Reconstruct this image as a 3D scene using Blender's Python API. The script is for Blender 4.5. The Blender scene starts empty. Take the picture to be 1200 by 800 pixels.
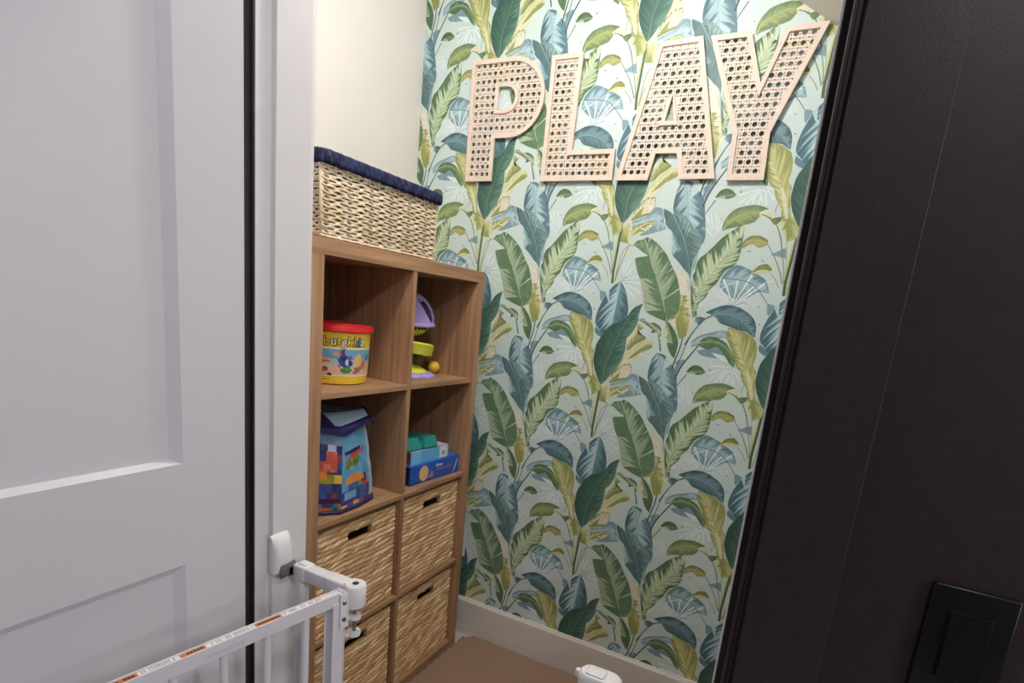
import bpy, bmesh, math, random
import numpy as np
from mathutils import Vector, Matrix
random.seed(7); rng = np.random.default_rng(7)
C = bpy.context.scene.collection
SC = bpy.context.scene
PI = math.pi

# ------------------------------------------------------------------ materials
def lin(c):
    c = c / 255.0
    return c / 12.92 if c <= 0.04045 else ((c + 0.055) / 1.055) ** 2.4
def rgb(h):
    return tuple(lin(v) for v in h) + (1.0,)
def new_mat(name):
    m = bpy.data.materials.new(name); m.use_nodes = True
    nt = m.node_tree; b = nt.nodes['Principled BSDF']
    return m, nt, b
def N(nt, t, **kw):
    n = nt.nodes.new(t)
    for k, v in kw.items():
        if k in n.inputs: n.inputs[k].default_value = v
        else: setattr(n, k, v)
    return n
def paint(name, col, rough=0.5, var=0.05, scale=40, bump=0.0, bscale=300, spec=0.5, metal=0.0, stretch=(1, 1, 1)):
    """plain coloured surface with slight procedural mottling and optional grain bump"""
    m, nt, b = new_mat(name)
    tc = N(nt, 'ShaderNodeTexCoord'); mp = N(nt, 'ShaderNodeMapping'); mp.inputs['Scale'].default_value = stretch
    nz = N(nt, 'ShaderNodeTexNoise', Scale=scale, Detail=4.0)
    nt.links.new(tc.outputs['Object'], mp.inputs['Vector']); nt.links.new(mp.outputs['Vector'], nz.inputs['Vector'])
    cr = N(nt, 'ShaderNodeValToRGB')
    c = rgb(col)
    cr.color_ramp.elements[0].position = 0.3; cr.color_ramp.elements[1].position = 0.7
    cr.color_ramp.elements[0].color = tuple(v * (1 - var) for v in c[:3]) + (1,)
    cr.color_ramp.elements[1].color = tuple(min(1, v * (1 + var)) for v in c[:3]) + (1,)
    nt.links.new(nz.outputs['Fac'], cr.inputs['Fac']); nt.links.new(cr.outputs['Color'], b.inputs['Base Color'])
    b.inputs['Roughness'].default_value = rough; b.inputs['Metallic'].default_value = metal
    b.inputs['Specular IOR Level'].default_value = spec
    if bump:
        n2 = N(nt, 'ShaderNodeTexNoise', Scale=bscale, Detail=3.0)
        nt.links.new(mp.outputs['Vector'], n2.inputs['Vector'])
        bp = N(nt, 'ShaderNodeBump', Strength=bump, Distance=0.002)
        nt.links.new(n2.outputs['Fac'], bp.inputs['Height']); nt.links.new(bp.outputs['Normal'], b.inputs['Normal'])
    return m
def wood(name, axis, c1, c2, c3):
    """laminate with fine grain along one axis"""
    m, nt, b = new_mat(name)
    tc = N(nt, 'ShaderNodeTexCoord'); mp = N(nt, 'ShaderNodeMapping')
    s = [60.0, 60.0, 60.0]; s[axis] = 2.2; mp.inputs['Scale'].default_value = s
    nt.links.new(tc.outputs['Object'], mp.inputs['Vector'])
    n1 = N(nt, 'ShaderNodeTexNoise', Scale=1.0, Detail=6.0, Roughness=0.65, Distortion=0.4)
    n2 = N(nt, 'ShaderNodeTexNoise', Scale=5.0, Detail=3.0)
    nt.links.new(mp.outputs['Vector'], n1.inputs['Vector']); nt.links.new(mp.outputs['Vector'], n2.inputs['Vector'])
    cr = N(nt, 'ShaderNodeValToRGB'); e = cr.color_ramp.elements
    e[0].position = 0.3; e[0].color = rgb(c1); e[1].position = 0.72; e[1].color = rgb(c3)
    k = e.new(0.5); k.color = rgb(c2)
    nt.links.new(n1.outputs['Fac'], cr.inputs['Fac'])
    mx = N(nt, 'ShaderNodeMix', data_type='RGBA', blend_type='MULTIPLY'); mx.inputs['Factor'].default_value = 0.25
    nt.links.new(cr.outputs['Color'], mx.inputs['A']); nt.links.new(n2.outputs['Fac'], mx.inputs['B'])
    nt.links.new(mx.outputs['Result'], b.inputs['Base Color'])
    b.inputs['Roughness'].default_value = 0.55; b.inputs['Specular IOR Level'].default_value = 0.3
    bp = N(nt, 'ShaderNodeBump', Strength=0.12, Distance=0.001)
    nt.links.new(n1.outputs['Fac'], bp.inputs['Height']); nt.links.new(bp.outputs['Normal'], b.inputs['Normal'])
    return m
def attr_mat(name, attr='Col', rough=0.6, spec=0.3, grain=0.0, gscale=400, var=0.0):
    """colour straight from a printed/dyed colour attribute"""
    m, nt, b = new_mat(name)
    a = N(nt, 'ShaderNodeAttribute', attribute_name=attr)
    src = a.outputs['Color']
    if grain or var:
        tc = N(nt, 'ShaderNodeTexCoord'); nz = N(nt, 'ShaderNodeTexNoise', Scale=gscale, Detail=4.0)
        nt.links.new(tc.outputs['Object'], nz.inputs['Vector'])
    if var:
        mr = N(nt, 'ShaderNodeMapRange'); mr.inputs['To Min'].default_value = 1 - var; mr.inputs['To Max'].default_value = 1 + var
        nt.links.new(nz.outputs['Fac'], mr.inputs['Value'])
        mx = N(nt, 'ShaderNodeMix', data_type='RGBA', blend_type='MULTIPLY'); mx.inputs['Factor'].default_value = 1
        nt.links.new(src, mx.inputs['A']); nt.links.new(mr.outputs['Result'], mx.inputs['B']); src = mx.outputs['Result']
    nt.links.new(src, b.inputs['Base Color'])
    b.inputs['Roughness'].default_value = rough; b.inputs['Specular IOR Level'].default_value = spec
    if grain:
        bp = N(nt, 'ShaderNodeBump', Strength=grain, Distance=0.001)
        nt.links.new(nz.outputs['Fac'], bp.inputs['Height']); nt.links.new(bp.outputs['Normal'], b.inputs['Normal'])
    return m

# ------------------------------------------------------------------ object helpers
def link(name, me, mats, parent=None, smooth=False):
    o = bpy.data.objects.new(name, me); C.objects.link(o)
    for m in (mats if isinstance(mats, (list, tuple)) else [mats]): me.materials.append(m)
    if parent is not None: o.parent = parent
    if smooth:
        for p in me.polygons: p.use_smooth = True
    return o
def obj(name, bm, mats, parent=None, smooth=False, auto=None):
    me = bpy.data.meshes.new(name); bmesh.ops.recalc_face_normals(bm, faces=bm.faces[:])
    if auto is not None:
        for f in bm.faces: f.smooth = True
        for e in bm.edges:
            if len(e.link_faces) == 2 and e.calc_face_angle(0) > math.radians(auto): e.smooth = False
    bm.to_mesh(me); bm.free()
    return link(name, me, mats, parent, smooth)
def thing(name, label, cat, loc=(0, 0, 0), group=None):
    o = bpy.data.objects.new(name, None); C.objects.link(o); o.location = loc; o.empty_display_size = 0.05
    return tag(o, label, cat, group)
def tag(o, label, cat, group=None):
    o['label'] = label; o['category'] = cat
    if group: o['group'] = group
    return o
def struct(o): o['kind'] = 'structure'; return o
def BM(): return bmesh.new()
def box(bm, lo, hi, bev=0.0, seg=2, mi=0):
    r = bmesh.ops.create_cube(bm, size=1.0)
    vs = r['verts']
    for v in vs:
        v.co = Vector((lo[i] + (v.co[i] + .5) * (hi[i] - lo[i]) for i in range(3)))
    fs = set(f for v in vs for f in v.link_faces)
    for f in fs: f.material_index = mi
    if bev:
        es = list(set(e for v in vs for e in v.link_edges))
        bmesh.ops.bevel(bm, geom=es, offset=bev, segments=seg, affect='EDGES', profile=0.5)
    return vs
def prism(bm, pts, fn, d0, d1, mi=0):
    """extrude polygon pts (2D) between depths d0 and d1; fn(u, v, d) -> xyz"""
    a = [bm.verts.new(fn(u, v, d0)) for u, v in pts]; b = [bm.verts.new(fn(u, v, d1)) for u, v in pts]
    n = len(pts)
    fs = [bm.faces.new(a), bm.faces.new(b[::-1])]
    for i in range(n):
        fs.append(bm.faces.new((a[i], b[i], b[(i+1) % n], a[(i+1) % n])))
    for f in fs: f.material_index = mi
    return fs
def frame_of(d):
    d = d.normalized(); u = d.orthogonal().normalized() if abs(d.z) > .99 else Vector((0, 0, 1)).cross(d).normalized()
    return u, d.cross(u).normalized()
def tube(bm, pts, r, n=10, cap=True, mi=0):
    pts = [Vector(p) for p in pts]; rs = r if isinstance(r, (list, tuple)) else [r] * len(pts)
    rings = []
    for i, p in enumerate(pts):
        d = (pts[min(i+1, len(pts)-1)] - pts[max(i-1, 0)])
        u, v = frame_of(d)
        rings.append([bm.verts.new(p + rs[i] * (math.cos(2*PI*k/n) * u + math.sin(2*PI*k/n) * v)) for k in range(n)])
    fs = []
    for a, b in zip(rings, rings[1:]):
        for k in range(n): fs.append(bm.faces.new((a[k], a[(k+1) % n], b[(k+1) % n], b[k])))
    if cap:
        fs.append(bm.faces.new(rings[0][::-1])); fs.append(bm.faces.new(rings[-1]))
    for f in fs: f.material_index = mi
    return fs
def lathe(bm, prof, c, n=40, axis='z', mi=0, a0=0.0, a1=2*PI):
    """revolve (r, h) profile about an axis through c"""
    full = abs(a1 - a0 - 2*PI) < 1e-6; m = n if full else n + 1
    rings = []
    for r, h in prof:
        row = []
        for k in range(m):
            t = a0 + (a1 - a0) * k / n
            x, y = r * math.cos(t), r * math.sin(t)
            p = {'z': (x, y, h), 'x': (h, x, y), 'y': (x, h, y)}[axis]
            row.append(bm.verts.new(Vector(c) + Vector(p)))
        rings.append(row)
    fs = []
    for a, b in zip(rings, rings[1:]):
        for k in range(n if full else n):
            k2 = (k + 1) % m
            try: fs.append(bm.faces.new((a[k], a[k2], b[k2], b[k])))
            except ValueError: pass
    for f in fs: f.material_index = mi
    bmesh.ops.remove_doubles(bm, verts=[v for row in rings for v in row], dist=1e-6)
    return fs
def grid_mesh(name, V, nx, nz, skip=None, uv=None):
    """numpy vertex grid (nx*nz,3) -> mesh"""
    idx = np.arange(nx * nz).reshape(nx, nz)
    q = np.stack([idx[:-1, :-1], idx[1:, :-1], idx[1:, 1:], idx[:-1, 1:]], -1).reshape(-1, 4)
    if skip is not None: q = q[~skip[:-1, :-1].reshape(-1)]
    me = bpy.data.meshes.new(name)
    me.from_pydata(V.tolist(), [], q.tolist()); me.update()
    return me, q
def text_mesh(s, size, depth, bold=0.0):
    """lettering as mesh data (verts, faces) in the xy plane, centred"""
    cu = bpy.data.curves.new('lettering', 'FONT'); cu.body = s; cu.size = size; cu.extrude = depth; cu.offset = bold
    cu.align_x = 'CENTER'; cu.align_y = 'CENTER'; cu.resolution_u = 3
    o = bpy.data.objects.new('lettering', cu); C.objects.link(o)
    dg = bpy.context.evaluated_depsgraph_get(); dg.update()
    me = o.evaluated_get(dg).to_mesh()
    V = [tuple(v.co) for v in me.vertices]; F = [tuple(p.vertices) for p in me.polygons]
    o.evaluated_get(dg).to_mesh_clear(); bpy.data.objects.remove(o); bpy.data.curves.remove(cu)
    return V, F
def add_vf(bm, V, F, fn, mi=0):
    vs = [bm.verts.new(fn(*v)) for v in V]
    for f in F:
        try: bm.faces.new([vs[i] for i in f]).material_index = mi
        except ValueError: pass
def colour_layer(me, cols, name='Col'):
    """per-face colours"""
    a = me.color_attributes.new(name, 'FLOAT_COLOR', 'CORNER')
    buf = np.zeros((len(me.loops), 4), dtype=np.float32)
    for p, c in zip(me.polygons, cols):
        buf[p.loop_start:p.loop_start + p.loop_total] = c
    a.data.foreach_set('color', buf.ravel())

# ================================================================== palette
M = {}
M['white_paint'] = paint('white_paint', (226, 223, 224), .45, .015, 8, bump=.03, bscale=220)
M['white_wall'] = paint('white_wall', (232, 229, 225), .7, .012, 6, bump=.08, bscale=260)
M['door_white'] = paint('door_white', (220, 217, 221), .42, .012, 5, bump=.02, bscale=160)
M['dark_paint'] = paint('dark_paint', (49, 38, 38), .45, .10, 60, bump=.05, bscale=520, spec=.35)
M['dark_trim'] = paint('dark_trim', (50, 39, 40), .4, .08, 90, bump=.06, bscale=420, spec=.4)
M['black_plastic'] = paint('black_plastic', (18, 16, 17), .32, .05, 50, spec=.4)
M['ceiling'] = paint('ceiling_paint', (226, 220, 212), .8, .015, 9, bump=.1, bscale=180)
M['baseboard'] = paint('baseboard_white', (226, 222, 218), .45, .015, 12)
M['floor'] = paint('pale_vinyl', (196, 192, 190), .5, .05, 14)
M['foam'] = paint('brown_foam', (156, 128, 110), .85, .07, 120, bump=.5, bscale=420, spec=.2)
M['woody'] = wood('walnut_laminate_lengthwise', 1, (150, 112, 85), (182, 141, 108), (206, 166, 132))
M['woodz'] = wood('walnut_laminate_upright', 2, (150, 112, 85), (182, 141, 108), (204, 164, 130))
M['gate'] = paint('white_powder_coat', (230, 226, 232), .38, .015, 30, spec=.5)
M['gate_plastic'] = paint('white_plastic', (236, 233, 233), .42, .012, 20)
M['steel'] = paint('zinc_steel', (150, 150, 152), .32, .08, 80, metal=1.0)
M['grey_steel'] = paint('grey_bracket', (128, 128, 130), .45, .05, 60, metal=.6)
M['orange'] = paint('orange_label', (214, 128, 52), .5, .05, 80)
M['label'] = paint('label_white', (238, 236, 234), .5, .02, 80)
M['ink'] = paint('label_ink', (70, 56, 48), .6, .05, 80)
M['emboss'] = paint('moulded_lettering', (214, 209, 216), .45, .02, 80)
M['letterwood'] = paint('pale_plywood', (226, 209, 196), .6, .04, 60, bump=.08, bscale=300, stretch=(1, 1, .15))
M['letteredge'] = M['letterwood']

# ================================================================== camera
cam = bpy.data.cameras.new('camera'); cob = bpy.data.objects.new('camera', cam); C.objects.link(cob)
cam.sensor_width = 36; cam.lens = 646.6287 * 36 / 1200
cam.shift_x = (600 - 622.6571) / 1200; cam.shift_y = (502.722 - 400) / 1200
cam.clip_start = .02
def rodrigues(r):
    th = np.linalg.norm(r); k = r / th
    K = np.array([[0, -k[2], k[1]], [k[2], 0, -k[0]], [-k[1], k[0], 0]])
    return np.eye(3) + np.sin(th) * K + (1 - np.cos(th)) * K @ K
RM = np.array([[1, 0, 0], [0, 0, -1], [0, 1, 0.]]) @ rodrigues(np.array([.1786, .1487, -.4525]))
cob.matrix_world = Matrix(((RM[0][0], -RM[1][0], -RM[2][0], 1.0613), (RM[0][1], -RM[1][1], -RM[2][1], -1.7233),
                           (RM[0][2], -RM[1][2], -RM[2][2], 1.3407), (0, 0, 0, 1)))
SC.camera = cob

# ================================================================== room shell
YF, YB = -1.122, -1.008            # doorway wall: room face, nook face
XL, XR = .270, 1.0346              # jamb faces
YW = .10                           # papered wall
def plain(name, lo, hi, m, bev=0, parent=None):
    bm = BM(); box(bm, lo, hi, bev); return obj(name, bm, m, parent)
struct(plain('floor', (-.6, -3.4, -.05), (2.6, .25, 0.0), M['floor']))
struct(plain('wall_left', (-.50, YB, 0), (-.405, YW, 2.60), M['white_wall']))
struct(plain('wall_right', (1.50, YB, 0), (1.60, YW, 2.2), M['white_wall']))
# ceiling of the nook: flat, then sloping down under the stairs
bm = BM()
zc = 2.455; xs = .8736 + (2.2433 - zc) / .70
pts = [(-.5, zc), (xs, zc), (1.6, 2.2433 - .70 * (1.6 - .8736)), (1.6, 2.75), (-.5, 2.75)]
prism(bm, pts, lambda u, v, d: (u, d, v), YB + .002, YW + .1)
struct(obj('ceiling', bm, M['ceiling']))
# doorway wall: dark on the room side, white on the nook side
bm = BM()
def wallpiece(x0, x1, z0, z1):
    box(bm, (x0, YF, z0), (x1, (YF + YB) / 2, z1), mi=0); box(bm, (x0, (YF + YB) / 2, z0), (x1, YB, z1), mi=1)
wallpiece(-.5, XL - .022, 0, 2.75); wallpiece(XR + .022, 2.6, 0, 2.75); wallpiece(XL - .022, XR + .022, 2.062, 2.75)
struct(obj('wall_front', bm, [M['dark_paint'], M['white_wall']]))
# jambs (white, with stop) -- dark painted leading edge towards the room
def jamb(name, x0, x1, stop, xin):
    bm = BM(); box(bm, (x0, YF + .003, 0.0), (x1, YB, 2.04), .0012, 1); box(bm, (min(stop), -1.092, 0.0), (max(stop), -1.024, 2.03), .0016, 2)
    o = struct(obj(name, bm, M['white_paint']))
    b2 = BM(); box(b2, (x0, YF - .0005, 0.0), (x1, YF + .003, 2.04), .0008, 1)
    obj('painted_edge', b2, M['dark_trim'], o)
    return o
jamb('trim_1', XL - .02, XL, (XL - .001, XL + .011), 1)
jamb('trim_2', XR, XR + .02, (XR - .0036, XR + .001), -1)
bm = BM(); box(bm, (XL - .02, YF, 2.04), (XR + .02, YB, 2.06), .001, 1); struct(obj('trim_3', bm, M['white_paint']))
# dark casing round the opening: flat board with a thin bead on the inner edge
def casing(name, x_in, x_out):
    s = 1 if x_out > x_in else -1
    prof = [(0, 0), (0, .0125), (.0012, .0142), (.0034, .0142), (.0042, .013), (.0048, .0105), (.0085, .0105), (.0105, .0165),
            (.0118, .018), (abs(x_out - x_in) - .0006, .018), (abs(x_out - x_in), .0174), (abs(x_out - x_in), 0)]
    bm = BM(); prism(bm, prof, lambda u, v, d: (x_in + s * u, YF - v, d), 0, 2.046)
    return struct(obj(name, bm, M['dark_trim'], auto=40))
casing('trim_4', XR + .0072, XR + .0945)
casing('trim_5', XL - .0072, XL - .0945)
bm = BM(); box(bm, (XL - .0945, YF - .018, 2.046), (XR + .0945, YF, 2.135), .002, 2); struct(obj('trim_6', bm, M['dark_trim']))
# baseboard under the papered wall
bm = BM(); prism(bm, [(0, 0), (.0145, 0), (.0145, .147), (.0115, .1525), (.0085, .1545), (.0085, .158), (0, .158)],
                 lambda u, v, d: (d, YW - u, v), -.405, 1.5)
struct(obj('baseboard_back', bm, M['baseboard']))
bm = BM(); box(bm, (-.405, YB, 0), (-.392, YW - .0145, .15), .002, 1); struct(obj('baseboard_left', bm, M['baseboard']))

# ---------------------------------------------------------------- open white panelled door
XD = .310; Y0 = -1.1675; DW = .752
bm = BM()
y_hinge, y_free = Y0, Y0 - DW
sty, rail_mid = (y_hinge - .0955, y_free + .0955), None
panels = [(.165, .9325), (1.0855, 1.925)]
ys = [y_free, sty[1], sty[0], y_hinge]; zs = [.012, panels[0][0], panels[0][1], panels[1][0], panels[1][1], 2.03]
for side, xf in ((1, XD), (-1, XD - .035)):
    def v(x, y, z): return bm.verts.new((x, y, z))
    for i in range(3):
        for j in range(5):
            y0_, y1_, z0_, z1_ = ys[i], ys[i+1], zs[j], zs[j+1]
            if i == 1 and j in (1, 3):
                d = side * .011; by, bz = .013, .0065
                o_ = [(y0_, z0_), (y1_, z0_), (y1_, z1_), (y0_, z1_)]
                n_ = [(y0_ + by, z0_ + bz), (y1_ - by, z0_ + bz), (y1_ - by, z1_ - bz), (y0_ + by, z1_ - bz)]
                for k in range(4):
                    a, b = k, (k + 1) % 4
                    bm.faces.new([v(xf, *o_[a]), v(xf, *o_[b]), v(xf - d, *n_[b]), v(xf - d, *n_[a])])
                bm.faces.new([v(xf - d, *q) for q in n_])
            else:
                bm.faces.new([v(xf, y0_, z0_), v(xf, y1_, z0_), v(xf, y1_, z1_), v(xf, y0_, z1_)])
for a, b in (((y_free, .012), (y_hinge, .012)), ((y_hinge, .012), (y_hinge, 2.03)), ((y_hinge, 2.03), (y_free, 2.03)), ((y_free, 2.03), (y_free, .012))):
    bm.faces.new([bm.verts.new((x, *p)) for x, p in ((XD, a), (XD, b), (XD - .035, b), (XD - .035, a))])
bmesh.ops.remove_doubles(bm, verts=bm.verts[:], dist=1e-5)
door = struct(obj('door_1', bm, M['door_white']))
for z in (.25, 1.02, 1.80):
    bm = BM(); tube(bm, [(XL - .001, Y0 + .012, z - .045), (XL - .001, Y0 + .012, z + .045)], .0055, 12)
    box(bm, (XL - .003, Y0 - .001, z - .045), (XD - .006, Y0 + .0012, z + .045))
    obj('hinge', bm, M['black_plastic'], door, auto=40)

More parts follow.
